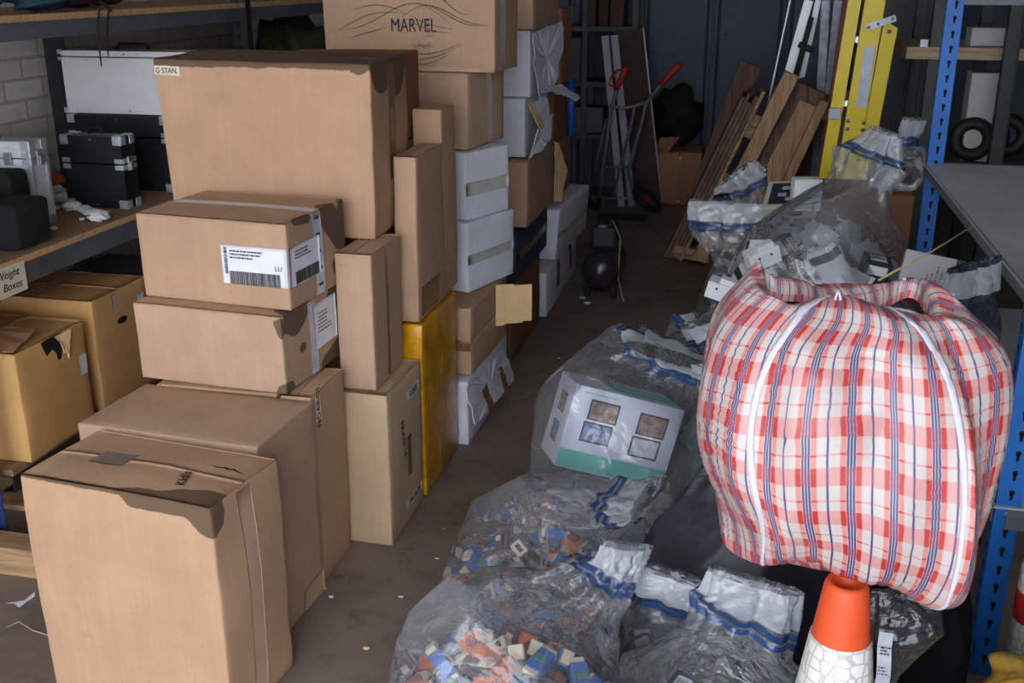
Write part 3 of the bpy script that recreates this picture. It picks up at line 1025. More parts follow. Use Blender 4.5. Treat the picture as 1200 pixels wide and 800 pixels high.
def soft_case(label, c, W, D, H, seed):
    root = thing('tool_case', label, 'tool case', c)
    mb = MB()
    n = 14
    vs = []
    def sph(p):
        return Vector((math.copysign(abs(p[0]) ** 0.16, p[0]) * W / 2, math.copysign(abs(p[1]) ** 0.16, p[1]) * D / 2, math.copysign(abs(p[2]) ** 0.16, p[2]) * H / 2))
    bm = bmesh.new()
    bmesh.ops.create_uvsphere(bm, u_segments=32, v_segments=20, radius=1)
    for v_ in bm.verts:
        q = sph(v_.co)
        nz = noise.noise_vector(q * 9 + Vector((seed, 0, 0))) * 0.006
        q += nz
        v_.co = q + Vector((0, 0, H / 2))
    me = bpy.data.meshes.new('body')
    bm.to_mesh(me); bm.free()
    for f_ in me.polygons:
        f_.use_smooth = True
    me.materials.append(BLACK_F)
    link(bpy.data.objects.new('body', me), root)
    z = MB().tube([(W / 2 * math.cos(a) * 0.985, D / 2 * math.sin(a) * 0.985, H * 0.72) for a in [2 * PI * k / 4 + PI / 4 for k in range(5)]], 0.004, 6, cap=False)
    MB().box((W * 0.2, -D / 2 - 0.004, H * 0.72), (0.03, 0.006, 0.014)).build('zip_pull', CHROME, root)
    MB().box((0, 0, H + 0.002), (W * 0.3, 0.03, 0.006)).build('handle', BLACK_F, root, bevel=0.002)
    return root


pa = at_z(36, 300, ZD)
soft_case('black fabric tool case at the front of the lower deck, above the paper sign', (pa.x - 0.235, pa.y + 0.11, ZD), 0.36, 0.17, at_y(40, 243, pa.y + .02).z - ZD, 1)
soft_case('taller black fabric case just in front of the aluminium case', (pa.x - 0.385, pa.y + 0.28, ZD), 0.34, 0.10, 0.20, 5)


# packing foam crumbs on the deck
FOAM = m_plain('white_packing_foam', sr(222, 224, 228), 0.8, var=0.04, bump=0.5)


def lump(name, c, r, seed, mat, sq=(1, 1, 1), rough=0.35, sub=3, parent=None, cut=True):
    bm = bmesh.new()
    bmesh.ops.create_icosphere(bm, subdivisions=sub, radius=1)
    for v_ in bm.verts:
        q = v_.co.copy()
        k = 1 + rough * noise.noise(q * 1.7 + Vector((seed, seed * 2, 0))) + rough * 0.5 * noise.noise(q * 4 + Vector((seed, 0, 3)))
        q = Vector((q.x * sq[0], q.y * sq[1], q.z * sq[2])) * k * r
        v_.co = q
    zmin = min(v_.co.z for v_ in bm.verts)
    for v_ in bm.verts:
        v_.co.z -= zmin
    me = bpy.data.meshes.new(name)
    bm.to_mesh(me); bm.free()
    for f_ in me.polygons:
        f_.use_smooth = True
    me.materials.append(mat)
    o = bpy.data.objects.new(name, me)
    link(o, parent)
    o.location = c
    return o


rr = random.Random(12)
foam_spots = [(62, 232), (70, 228), (78, 236), (86, 232), (95, 243), (104, 248), (112, 252), (120, 258), (88, 246), (70, 244), (60, 246), (128, 250), (50, 262), (68, 268), (100, 257)]
for i, (x, y) in enumerate(foam_spots):
    q = at_z(x, y, ZD)
    r_ = rr.uniform(0.016, 0.032) if i < 9 else rr.uniform(0.006, 0.015)
    tag(lump('packing_foam_piece', (q.x, q.y - 0.02, ZD), r_, i * 1.7, FOAM, (1.2, 0.9, 0.6), 0.5), 'torn white packing foam crumb on the lower deck between the cases', 'packing foam', 'foam crumbs on the lower deck')
q = at_z(64, 222, ZD)
tag(lump('orange_rag', (q.x, q.y + 0.02, ZD), 0.03, 3.3, m_plain('orange_cloth', sr(200, 80, 40), 0.8), (1, 1, 0.9)), 'small orange rag behind the white foam crumbs', 'rag')

# upper deck: cloths, clear film, cable ties
ZU = 1.538
BLUE_CL = m_plain('blue_cloth', sr(30, 84, 128), 0.9, var=0.3)
TEAL_CL = m_plain('teal_cloth', sr(30, 62, 76), 0.9, var=0.4)
q = at_x(2, 3, -2.2)
tag(lump('blue_cloth', (q.x - 0.05, q.y - 0.05, ZU), 0.07, 2, BLUE_CL, (1, 1.4, 0.6)), 'blue cloth bundle at the left end of the top deck', 'cloth')
q = at_x(68, 8, -2.13)
tag(lump('teal_cloth', (q.x - 0.06, q.y, ZU), 0.06, 9, TEAL_CL, (1.2, 2.0, 0.5), 0.6), 'dark teal cloth draped at the edge of the top deck', 'cloth')
q = at_x(92, 0, -2.2)
tag(lump('dark_red_cloth', (q.x - 0.1, q.y + 0.2, ZU), 0.06, 5, m_plain('dark_red_cloth', sr(60, 22, 26), 0.9), (1, 3.2, 0.4), 0.4), 'dark red cloth behind the black cable ties on the top deck', 'cloth')
for i, (x0, x1, yb) in enumerate(((105, 119, 78), (118, 127, 66), (118, 131, 14))):
    a = at_x(x0, 2, -2.13)
    e = at_x(x1, yb, -2.085)
    mid = at_x(x0 + (x1 - x0) * 0.5, 2 + yb * 0.25, -2.088)
    mb = MB()
    pts = []
    for k in range(13):
        f = k / 12
        pts.append(a * (1 - f) ** 2 + mid * 2 * f * (1 - f) + e * f * f)
    pts = [Vector((max(p_.x, -2.088) if p_.z < 1.55 else p_.x, p_.y, p_.z if p_.x < -2.09 else p_.z)) for p_ in pts]
    o = mb.tube(pts, [0.0035] * 11 + [0.0028, 0.002], 6).build('cable_tie', BLACK_R)
    tag(o, ('long black cable tie hanging over the top deck, left one', 'black cable tie hanging over the top deck, right one', 'short black cable tie lying over the top deck edge')[i], 'cable tie')

# boxes on the bottom deck of the rack
L1 = Carton('cardboard_box', 'orange-brown box with a torn corner under the left shelf', (-2.075, 2.545, 0.246), 0, 0.40, 0.345, 0.345, CARD_O, bulge=0.006, warp=0.008, seed=201, flaps='y')
hole = [(0.12, 0.0), (0.135, -0.04), (0.155, -0.085), (0.205, -0.078), (0.225, -0.04), (0.225, 0.0), (0.20, 0.004), (0.15, 0.002)]
m = L1.fm('r', 0.0, 1.0, 0, 0.0035)
mb = MB().prism(hole, 0.0012, m)
mb.build('torn_hole', HOLE, L1.root)
ragged(L1.root, 'torn_edge', [m.to_translation() + L1.root.location + Vector((0.004, 0.19, -0.0)), m.to_translation() + L1.root.location + Vector((0.014, 0.245, 0.004)), m.to_translation() + L1.root.location + Vector((0.012, 0.235, -0.085)), m.to_translation() + L1.root.location + Vector((0.006, 0.215, -0.06))], mat=CARD_T, seed=4, bend=0.004)
L1.patch('label', 'r', 0.86, 0.97, 0.5, 0.70, PAPER, label='small white label by the back edge')
ragged(L1.root, 'open_flap', [Vector((-2.46, 2.56, 0.600)), Vector((-2.09, 2.56, 0.600)), Vector((-2.10, 2.70, 0.622)), Vector((-2.46, 2.70, 0.618))], mat=CARD_B, seed=8, bend=0.004)
L2 = Carton('cardboard_box', 'orange-brown box with an oval hand hole under the left shelf', (-2.085, 2.955, 0.246), 0, 0.42, 0.33, 0.385, CARD_O, bulge=0.005, seed=207, flaps='x')
n = 20
slot = []
for k in range(n):
    a = 2 * PI * k / n
    slot.append((0.155 + 0.030 * math.copysign(abs(math.cos(a)) ** 0.8, math.cos(a)), -0.105 + 0.012 * math.sin(a)))
MB().prism(slot, 0.0012, L2.fm('r', 0.0, 1.0, 0, 0.003)).build('hand_hole', HOLE, L2.root)
L2.patch('tape', 'r', 0.33, 0.52, 0.80, 0.99, TAPE, off=0.0014, jag=0.01)
L2.patch('label', 'r', 0.80, 0.92, 0.70, 0.88, PAPER)
L2.patch('tape', 't', 0.35, 0.5, 0.0, 1.0, TAPE, off=0.004)
o = MB().prism([(-0.16, 0), (0.16, 0), (0.18, 0.34), (-0.18, 0.34)], 0.30, Matrix.Translation((-2.34, 3.72, 0.2465)) @ Euler((PI / 2, 0, 0)).to_matrix().to_4x4()).build('plastic_bin', m_plain('grey_plastic', sr(96, 96, 104), 0.5), bevel=0.01)
tag(o, 'grey plastic bin in the shade at the back under the left shelf', 'bin')
o = MB().box((-2.2, 3.36, 0.42), (0.16, 0.10, 0.35)).build('blue_box', m_plain('bright_blue_card', sr(40, 120, 200), 0.5), bevel=0.004)
tag(o, 'narrow blue box behind the orange box with the hand hole', 'box')
tag(lump('black_bag', (-2.42, 2.86, 0.625), 0.085, 4, BLACK_F, (1.2, 1.0, 0.7), 0.5), 'crumpled black bag lying on the orange boxes under the shelf', 'bag')
# pallet under the rack
pal = thing('wooden_pallet', 'flat wooden pallet on the floor under the left shelving', 'pallet', (-2.3, 2.75, 0))
WOOD_P = m_wood('pallet_wood', sr(186, 150, 112), sr(120, 90, 66))
WOOD_D = m_wood('weathered_wood', sr(128, 100, 84), sr(70, 54, 48), axis=(14, 14, 1))
for yy in (2.36, 2.72, 3.08):
    MB().box((0, yy - 2.75, 0.045), (0.74, 0.09, 0.09)).build('bearer', WOOD_P, pal, bevel=0.003)
for k in range(5):
    MB().box((-0.30 + k * 0.15, 0.08, 0.10), (0.12, 0.62, 0.018)).build('deck_board', WOOD_P, pal, bevel=0.002)
# dark cloth on the far part of top deck (greenish)
q = at_x(350, 50, -2.3)
tag(lump('green_netting', (q.x, q.y, 1.02), 0.16, 6, m_plain('olive_netting', sr(70, 74, 44), 0.9, var=0.5, scale=80, bump=0.8), (1.0, 1.6, 1.4), 0.6), 'olive green netting bundle just above the biggest box', 'netting')
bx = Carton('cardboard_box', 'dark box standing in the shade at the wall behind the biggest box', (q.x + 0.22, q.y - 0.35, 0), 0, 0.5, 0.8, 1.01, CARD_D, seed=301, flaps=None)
# floor litter
wp = MB().tube([at_z(8, 735, 0.004), at_z(22, 728, 0.03), at_z(38, 738, 0.008), at_z(60, 745, 0.004)], 0.0022, 6)
tag(wp.build('wire_offcut', m_plain('pale_wire', sr(150, 140, 130), 0.5)), 'thin pale wire offcut on the floor left of the nearest box', 'wire')
wp = ragged(None, 'film_scrap', [at_z(8, 706, 0.006), at_z(30, 703, 0.02), at_z(44, 690, 0.012), at_z(40, 700, 0.004), at_z(25, 712, 0.004)], mat=PAPER, seed=3, bend=0.004, thick=0.001)
tag(wp, 'torn scrap of pale film on the floor by the pallet', 'scrap')
lit = random.Random(3)
spots = [(380, 690), (388, 700), (512, 655), (570, 610), (545, 735), (560, 770), (520, 620), (600, 590), (610, 560), (655, 420), (640, 520), (470, 700), (430, 760)]
for i, (x, y) in enumerate(spots):
    q = at_z(x, y, 0.0)
    tag(lump('debris_chip', (q.x, q.y, 0.0002), lit.uniform(0.003, 0.008), i * 2.3, FOAM if i % 2 else CARD_T, (1.4, 1, 0.5), 0.5, sub=2), 'tiny pale chip of debris on the open concrete floor', 'debris', 'chips of debris on the floor')
# ================================================================ far end
def lean_y(px0, px1, Y0, Y1=None):
    a = at_y(*px0, Y0)
    b2 = at_y(*px1, Y0 if Y1 is None else Y1)
    return a, b2


def to_floor(a, b2, z=0.0):
    d = b2 - a
    return a + d * ((z - a.z) / d.z)


def at_loc(mb, base):
    base = Vector(base)
    mb.v = [tuple(Vector(v) - base) for v in mb.v]
    return mb


# dark steel rack at the back left of the aisle
Y = 8.25
x0, x1 = at_y(648, 100, Y).x, at_y(744, 100, Y).x
rk = thing('storage_rack', 'dark rack with shelves in the far left corner behind the sack truck', 'rack', ((x0 + x1) / 2, Y, 0))
O = Vector(((x0 + x1) / 2, Y, 0))
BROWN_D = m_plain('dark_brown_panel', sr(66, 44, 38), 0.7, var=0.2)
for xx in (x0 - 0.5, at_y(688, 60, Y).x, x1):
    for yy in (Y - 0.1, Y + 0.28):
        at_loc(MB().box((xx, yy, 1.3), (0.04, 0.04, 2.6)), O).build('upright', STEEL_D, rk)
for zz in (at_y(700, 158, Y).z, at_y(700, 97, Y).z, at_y(700, 33, Y).z, 2.2):
    at_loc(MB().box(((x0 - 0.5 + x1) / 2, Y + 0.09, zz), (x1 - x0 + 0.5, 0.42, 0.035)), O).build('shelf', STEEL_D, rk)
zb = at_y(700, 33, Y).z + 0.02
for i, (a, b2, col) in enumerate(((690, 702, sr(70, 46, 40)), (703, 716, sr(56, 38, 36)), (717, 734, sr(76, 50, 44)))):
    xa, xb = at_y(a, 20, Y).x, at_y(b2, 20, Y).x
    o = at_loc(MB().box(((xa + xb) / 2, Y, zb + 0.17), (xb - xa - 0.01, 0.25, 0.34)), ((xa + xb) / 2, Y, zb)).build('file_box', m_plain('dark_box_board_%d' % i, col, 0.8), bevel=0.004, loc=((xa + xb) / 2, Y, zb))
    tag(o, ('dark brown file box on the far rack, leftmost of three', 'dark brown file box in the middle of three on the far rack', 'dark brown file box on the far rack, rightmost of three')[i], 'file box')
zb = at_y(700, 97, Y).z + 0.02
xa, xb = at_y(655, 60, Y).x, at_y(684, 60, Y).x
o = MB().box((0, 0, 0.16), (xb - xa, 0.25, 0.32)).build('grey_bin', m_plain('slate_bin', sr(64, 62, 70), 0.6), bevel=0.01, loc=((xa + xb) / 2, Y, zb))
tag(o, 'slate grey bin on the middle shelf of the far rack', 'bin')
zb = at_y(700, 158, Y).z + 0.02
o = MB().box((0, 0, 0.10), (0.26, 0.22, 0.2)).build('grey_tray', m_plain('tray_grey', sr(74, 72, 78), 0.6), bevel=0.01, loc=(at_y(690, 120, Y).x, Y, zb))
tag(o, 'low grey tray on the lower shelf of the far rack', 'tray')

# brown slatted panel leaning with a bright edge
a, b2 = lean_y((737, 35), (757, 215), 8.0)
pf = to_floor(a, b2, 0.02)
root = thing('slatted_panel', 'dark brown slatted panel leaning behind the sack truck', 'panel', (pf.x, pf.y, 0))
d = (a - pf)
mb = MB()
L = d.length
m = Matrix.Translation((0, 0, 0.02)) @ Euler((0, math.atan2(d.x, d.z), 0)).to_matrix().to_4x4()
mb.box((0, 0, L / 2), (0.20, 0.015, L))
for k in range(26):
    mb.box((0, -0.012, 0.05 + k * (L - 0.1) / 25), (0.18, 0.012, 0.022))
mb.v = [tuple(m @ Vector(v)) for v in mb.v]
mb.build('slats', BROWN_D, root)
mb = MB().box((0.106, -0.012, L / 2), (0.009, 0.03, L))
mb.v = [tuple(m @ Vector(v)) for v in mb.v]
mb.build('edge_trim', m_plain('dull_alloy', sr(150, 150, 156), 0.4, metal=0.5), root)
# two white planks
for i, (p0, p1) in enumerate((((709, 42), (728, 236)), ((720, 41), (740, 236)))):
    a, b2 = lean_y(p0, p1, 7.88)
    f_ = to_floor(a, b2, 0.004)
    o = at_loc(MB().bar(f_, a, 0.052, 0.018, up=(0, -1, 0)), (f_.x, f_.y, 0)).build('white_batten', m_plain('white_batten_paint_%d' % i, sr(160, 162, 172), 0.5), bevel=0.002, loc=(f_.x, f_.y, 0))
    tag(o, ('white batten leaning by the slatted panel, left of the pair', 'white batten leaning by the slatted panel, right of the pair')[i], 'batten')

# sack truck
Y = 7.55
wheel = at_y(757, 243, Y)
st = thing('sack_truck', 'steel sack truck with red grips and a red-hubbed wheel', 'sack truck', (wheel.x, Y, 0))
O = Vector((wheel.x, Y, 0))
TUBE = m_plain('dull_grey_tube', sr(120, 122, 136), 0.4, metal=0.4)
RED = m_plain('red_rubber_grip', sr(176, 34, 24), 0.5)
B = lambda x, y, dy=0.0: at_y(x, y, Y + dy)
at_loc(MB().tube([B(745, 237), B(736, 202), B(753, 140), B(757, 121), B(773, 101), B(779, 95)], 0.0125, 10), O).build('frame_tube', TUBE, st)
at_loc(MB().tube([B(702, 232), B(708, 190), B(715, 135), B(722, 108), B(725, 102)], 0.0125, 10), O).build('frame_tube', TUBE, st)
at_loc(MB().tube([B(718, 232), B(741, 140), B(744, 124)], 0.010, 10), O).build('frame_tube', TUBE, st)
at_loc(MB().tube([B(697, 200, .15), B(711, 140, .15)], 0.010, 10), O).build('frame_tube', TUBE, st)
at_loc(MB().tube([B(714, 124), B(730, 127), B(745, 124), B(756, 120)], 0.012, 10), O).build('cross_bar', TUBE, st)
at_loc(MB().tube([B(706, 195), B(738, 196)], 0.010, 10), O).build('cross_bar', TUBE, st)
at_loc(MB().tube([B(774, 100), B(778, 95), B(794, 78), B(799, 74)], [0.016, 0.021, 0.023, 0.018], 14), O).build('grip', RED, st)
at_loc(MB().tube([B(722, 106), B(726, 96), B(732, 84), B(734, 80)], [0.016, 0.021, 0.023, 0.018], 14), O).build('grip', RED, st)
at_loc(MB().tube([B(722, 104), B(714, 99), B(716, 90), B(724, 82), B(731, 82)], 0.007, 8), O).build('grip_guard', RED, st)
zp = 0.012
at_loc(MB().box((wheel.x - 0.15, Y - 0.10, zp), (0.34, 0.22, 0.008)).bar((wheel.x - 0.31, Y, zp), (wheel.x - 0.31, Y, 0.14), 0.02, 0.02).bar((wheel.x - 0.06, Y, zp), (wheel.x - 0.06, Y, 0.14), 0.02, 0.02), O).build('toe_plate', STEEL_D, st)
for dx in (0.0, -0.42):
    mb = MB()
    prof = []
    for k in range(17):
        aa = 2 * PI * k / 16
        prof.append((0.098 + 0.026 * math.cos(aa), 0.026 * math.sin(aa)))
    mb.lathe(prof, n=32)
    m = Matrix.Translation((dx, 0.02, 0.125)) @ Euler((0.15, PI / 2 - 0.9, 0)).to_matrix().to_4x4()
    mb.v = [tuple(m @ Vector(v)) for v in mb.v]
    tyre = mb.build('wheel', BLACK_R, st)
    mb = MB().lathe([(0, 0.02), (0.02, 0.022), (0.03, 0.012), (0.07, 0.008), (0.08, 0.0), (0.07, -0.008), (0.03, -0.012), (0.02, -0.022), (0, -0.02)], n=24)
    mb.v = [tuple(m @ Vector(v)) for v in mb.v]
    mb.build('hub', m_plain('red_hub', sr(150, 40, 30), 0.5) if dx == 0 else bpy.data.materials['red_hub'], tyre)
at_loc(MB().tube([Vector((wheel.x + 0.03, Y + 0.02, 0.125)), Vector((wheel.x - 0.45, Y + 0.02, 0.125))], 0.009, 8), O).build('axle', TUBE, st)

# small open box and a black sack behind
q = at_z(780, 238, 0.0)
K = Carton('cardboard_box', 'small open brown box on the floor against the back wall', (at_y(822, 200, 8.1).x, 8.05, 0), 0, at_y(822, 200, 8.05).x - at_y(762, 200, 8.05).x, 0.34, at_y(790, 178, 8.05).z, CARD_B, seed=401, flaps=None)
ragged(K.root, 'open_flap', [Vector((p_.x, p_.y, p_.z)) for p_ in (at_y(765, 178, 8.05), at_y(782, 179, 8.05), at_y(797, 160, 7.98), at_y(773, 162, 8.0))], mat=CARD_B, seed=6, bend=0.01)
K.patch('tape', 'f', 0.55, 0.63, 0.0, 1.0, TAPE_B)
bb = at_y(790, 150, 8.35)
tag(lump('black_sack', (bb.x, 8.40, at_y(790, 182, 8.05).z + 0.003 - 0.02 + 0.02), 0.19, 8, m_plain('black_polythene', sr(12, 12, 16), 0.8, bump=0.2), (1.0, 0.75, 1.1), 0.5), 'black sack slumped on the small box at the back wall', 'sack')

# machine in the shade near the far cartons: small compressor
q = at_z(684, 342, 0.0)
mc = thing('air_compressor', 'small dark air compressor in the shade past the white cartons', 'compressor', (q.x + 0.10, q.y + 0.05, 0))
tk = MB().lathe([(0, -0.22), (0.06, -0.215), (0.10, -0.18), (0.11, -0.1), (0.11, 0.1), (0.10, 0.18), (0.06, 0.215), (0, 0.22)], n=24)
tk.v = [(v[0], v[2], v[1] + 0.15) for v in tk.v]
tk.build('tank', m_plain('dark_enamel', sr(44, 40, 48), 0.25), mc)
MB().box((0, 0.03, 0.31), (0.14, 0.20, 0.12)).build('motor', STEEL_D, mc, bevel=0.02)
for sx in (-1, 1):
    for sy in (-1, 1):
        MB().box((sx * 0.07, sy * 0.13, 0.03), (0.03, 0.03, 0.06)).build('foot', BLACK_R, mc)
MB().lathe([(0, 0), (0.025, 0), (0.025, 0.01), (0, 0.012)], c=(0.0, -0.10, 0.38), n=16).build('pressure_gauge', CHROME, mc)
MB().tube([(0.02, -0.05, 0.37), (0.05, -0.08, 0.42), (0.10, -0.12, 0.33), (0.10, -0.16, 0.12), (0.14, -0.22, 0.012)], 0.004, 6).build('air_hose', m_plain('pale_hose', sr(140, 130, 120), 0.5), mc)
for i, (x, y) in enumerate(((683, 350), (688, 356))):
    qq = at_z(x, y, 0)
    tag(lump('debris_chip', (qq.x, qq.y, 0.0002), 0.012, i + 40.0, FOAM, (1.4, 1, 0.5), 0.5, sub=2), 'pale chip on the dark floor below the compressor', 'debris', 'chips below the compressor')


# leaning pallets
def pallet(label, base, lean_dir, L, Wd, face, mat1, mat2, nb=7, group=None):
    """pallet standing on one end: lean_dir = unit vector up the pallet, face = unit normal of the deck side"""
    u = Vector(lean_dir).normalized()
    n_ = Vector(face)
    n_ = (n_ - u * n_.dot(u)).normalized()
    s = u.cross(n_)
    root = thing('wooden_pallet', label, 'pallet', base)
    m = Matrix((s, u, n_)).transposed()
    def bx(c, sz):
        mb = MB().box(c, sz)
        mb.v = [tuple(m @ Vector(v)) for v in mb.v]
        return mb
    zz = []
    # three bearers run along u
    for k in (-1, 0, 1):
        bx((k * (Wd / 2 - 0.045), L / 2, 0), (0.09, L, 0.08)).build('bearer', mat1, root, bevel=0.003)
    for k in range(nb):
        w_ = 0.095
        bx((0, 0.05 + k * (L - 0.1) / (nb - 1), 0.05), (Wd, w_, 0.02)).build('deck_board', mat2, root, bevel=0.002)
    for k in range(3):
        bx((0, 0.05 + k * (L - 0.1) / 2, -0.05), (Wd, 0.095, 0.02)).build('bottom_board', mat1, root, bevel=0.002)
    return root


def planks_stack():
    # bundle of long grey boards leaning to the right, seen along their edges
    a0 = at_y(786, 288, 6.55)
    a1 = at_y(872, 112, 6.55)
    d = (a1 - a0).normalized()
    base = a0 + d * ((0.0 - a0.z) / d.z)
    for i in range(5):
        off = Vector((0.024 * i, -0.018 * i, 0))
        L = (a1 - base).length + (0.0, 0.02, -0.03, 0.01, 0.04)[i]
        p0 = base + off + Vector((0, 0, 0.012))
        b_ = (p0.x, p0.y, 0)
        o = at_loc(MB().bar(p0, p0 + d * L, 0.34, 0.02, up=(-d.z, 0, d.x)), b_).build('weathered_board', WOOD_D if i < 4 else WOOD_P, bevel=0.002, loc=b_)  # last board gets paler wood for the bundle's lit right edge
        tag(o, ('weathered board leaning, leftmost of the five-board bundle', 'weathered board, second from the left in the leaning bundle', 'weathered board in the middle of the leaning bundle',
                'weathered board, fourth from the left in the leaning bundle', 'board with its lit edge put into paler wood, rightmost in the leaning bundle')[i], 'board', 'boards leaning in a bundle')


planks_stack()
WOOD_L = m_wood('pale_pallet_wood', sr(196, 160, 120), sr(150, 114, 84), axis=(14, 14, 1))
WOOD_R = m_wood('reddish_wood', sr(112, 76, 60), sr(66, 44, 38), axis=(14, 14, 1))


def board_px(p0, p1, Y0, w_, th, mat, label, Y1=None, name='timber', floor=True, up=(0, -1, 0), cat='timber'):
    a, b2 = at_y(*p0, Y0), at_y(*p1, Y1 or Y0)
    f_ = to_floor(a, b2, 0.02) if floor else b2
    base = (f_.x, f_.y, 0 if floor else f_.z)
    o = at_loc(MB().bar(f_, a, w_, th, up=up), base).build(name, mat, bevel=0.003, loc=base)
    tag(o, label, cat)
    return o


# the big pallet leaning, seen from its deck side
pr = thing('wooden_pallet', 'pale wooden pallet leaning at the end of the aisle, left of the yellow ladder', 'pallet', (0, 0, 0))
a, b2 = at_y(928, 86, 6.3), at_y(864, 214, 6.3)
f_ = to_floor(a, b2, 0.03)
pr.location = (f_.x, f_.y, 0)
O = Vector((f_.x, f_.y, 0))
at_loc(MB().bar(f_, a, 0.085, 0.07, up=(0, -1, 0)), O).build('bearer', WOOD_L, pr, bevel=0.003)
a2, c2 = at_y(966, 118, 6.25), at_y(928, 200, 6.25)
g_ = to_floor(a2, c2, 0.03)
at_loc(MB().bar(g_, a2, 0.05, 0.07, up=(0, -1, 0)), O).build('bearer', WOOD_L, pr, bevel=0.003)
a3, c3 = at_y(945, 100, 6.42), at_y(888, 214, 6.42)
h_ = to_floor(a3, c3, 0.03)
at_loc(MB().bar(h_, a3, 0.24, 0.03, up=(0, -1, 0)), O).build('deck_panel', WOOD_D, pr, bevel=0.003)
a4, c4 = at_y(950, 122, 6.34), at_y(902, 214, 6.34)
i_ = to_floor(a4, c4, 0.03)
at_loc(MB().bar(i_, a4, 0.13, 0.03, up=(0, -1, 0)), O).build('deck_panel', WOOD_L, pr, bevel=0.003)['label'] = 'broad pale board'
for (xa, ya, xb, yb) in ((870, 150, 895, 162), (845, 205, 872, 222), (875, 135, 893, 145)):
    pa_, pb_ = at_y(xa, ya, 6.4), at_y(xb, yb, 6.4)
    at_loc(MB().bar(pa_, pb_, 0.06, 0.07), O).build('block', WOOD_P, pr, bevel=0.003)
at_loc(MB().bar(at_y(938, 128, 6.42), at_y(985, 135, 6.42), 0.09, 0.07), O).build('cross_rail', WOOD_P, pr, bevel=0.003)
board_px((880, 75), (835, 190), 6.75, 0.13, 0.035, WOOD_R, 'dark reddish timber leaning behind the pale pallet')
o = board_px((925, 96), (950, 190), 6.62, 0.20, 0.03, WOOD_R, 'dark brown board leaning crosswise behind the pale pallet')
board_px((975, 110), (985, 190), 6.5, 0.22, 0.03, WOOD_D, 'grey-brown board behind the foot of the yellow ladder')
board_px((790, 292), (832, 300), 6.35, 0.07, 0.07, WOOD_P, 'short pale timber block at the foot of the leaning boards', floor=False)
bpy.data.objects['timber.003'].location.z = 0.04 if 'timber.003' in bpy.data.objects else 0

# tall metal strips beside the ladder
WHT = m_plain('white_metal_strip', sr(224, 228, 236), 0.35, metal=0.2, var=0.03)
board_px((926, 0), (909, 80), 6.9, 0.012, 0.02, WHT, 'thin white metal strip leaning at the back wall', name='metal_strip', cat='metal strip')
board_px((948, 0), (923, 90), 6.85, 0.055, 0.02, WHT, 'wide white metal strip leaning left of the clear-wrapped bundle', name='metal_strip', cat='metal strip')
board_px((959, 0), (940, 88), 6.8, 0.035, 0.02, WHT, 'narrow white metal strip against the clear-wrapped bundle', name='metal_strip', cat='metal strip')
board_px((951, 20), (930, 100), 6.7, 0.03, 0.02, BLACK_R, 'black rubber strip across the white metal strips', name='rubber_strip', cat='strip')
q = at_y(944, 55, 6.7)
o = MB().box((0, 0, 0), (0.09, 0.05, 0.035), (0, 0.4, 0)).build('black_clamp', BLACK_R, loc=(q.x, 6.66, q.z), bevel=0.006)
o.name = 'clamp'
o.parent = bpy.data.objects['metal_strip.001']
o.matrix_parent_inverse = Matrix.Translation(bpy.data.objects['metal_strip.001'].location).inverted()
CLR = m_plain('wrapped_grey_profiles', sr(120, 122, 134), 0.2, metal=0.3, var=0.35, scale=14, bump=0.4)
board_px((968, 0), (962, 95), 6.6, 0.05, 0.04, CLR, 'film-wrapped grey profile, left of the wrapped pair', name='wrapped_profile', cat='profile')
board_px((982, 0), (972, 105), 6.55, 0.05, 0.04, CLR, 'film-wrapped grey profile, right of the wrapped pair', name='wrapped_profile', cat='profile')
board_px((992, 0), (976, 110), 6.4, 0.035, 0.03, m_plain('rust_red_paint', sr(130, 50, 28), 0.6), 'rust red bar leaning behind the yellow ladder', name='steel_bar', cat='bar')

# yellow ladder
YEL = m_plain('yellow_fibreglass', sr(226, 200, 8), 0.4, var=0.05, bump=0.05)
Y = 5.15
lad = thing('step_ladder', 'yellow fibreglass ladder leaning upright behind the clear bags', 'ladder')


def channel(p0, p1, w_, dpt, nm='stile', mat=YEL, top_cut=0, Yq=Y):
    a, b2 = at_y(*p0, Yq), at_y(*p1, Yq)
    f2 = to_floor(a, b2, 0.0)
    d = (a - f2)
    L = d.length
    t2 = 0.006
    u = d.normalized()
    n2 = Vector((0, -1, 0))
    n2 = (n2 - u * n2.dot(u)).normalized()
    s2 = u.cross(n2)
    m = Matrix((s2, u, n2)).transposed().to_4x4()
    mb = MB()
    P = [(-w_ / 2, 0), (w_ / 2, 0), (w_ / 2, -dpt), (w_ / 2 - t2, -dpt), (w_ / 2 - t2, -t2), (-w_ / 2 + t2, -t2), (-w_ / 2 + t2, -dpt), (-w_ / 2, -dpt)]
    n = len(P)
    vs = [Vector((x, 0, z)) for x, z in P] + [Vector((x, L + (top_cut * (x / w_ + 0.5) if top_cut else 0), z)) for x, z in P]
    fs = [tuple(range(n)), tuple(range(n, 2 * n))[::-1]] + [(i, n + i, n + (i + 1) % n, (i + 1) % n) for i in range(n)]
    mb.add([m @ v + f2 - lad.location for v in vs], [f_[::-1] for f_ in fs])
    return mb.build(nm, mat, lad), f2, u, s2, n2


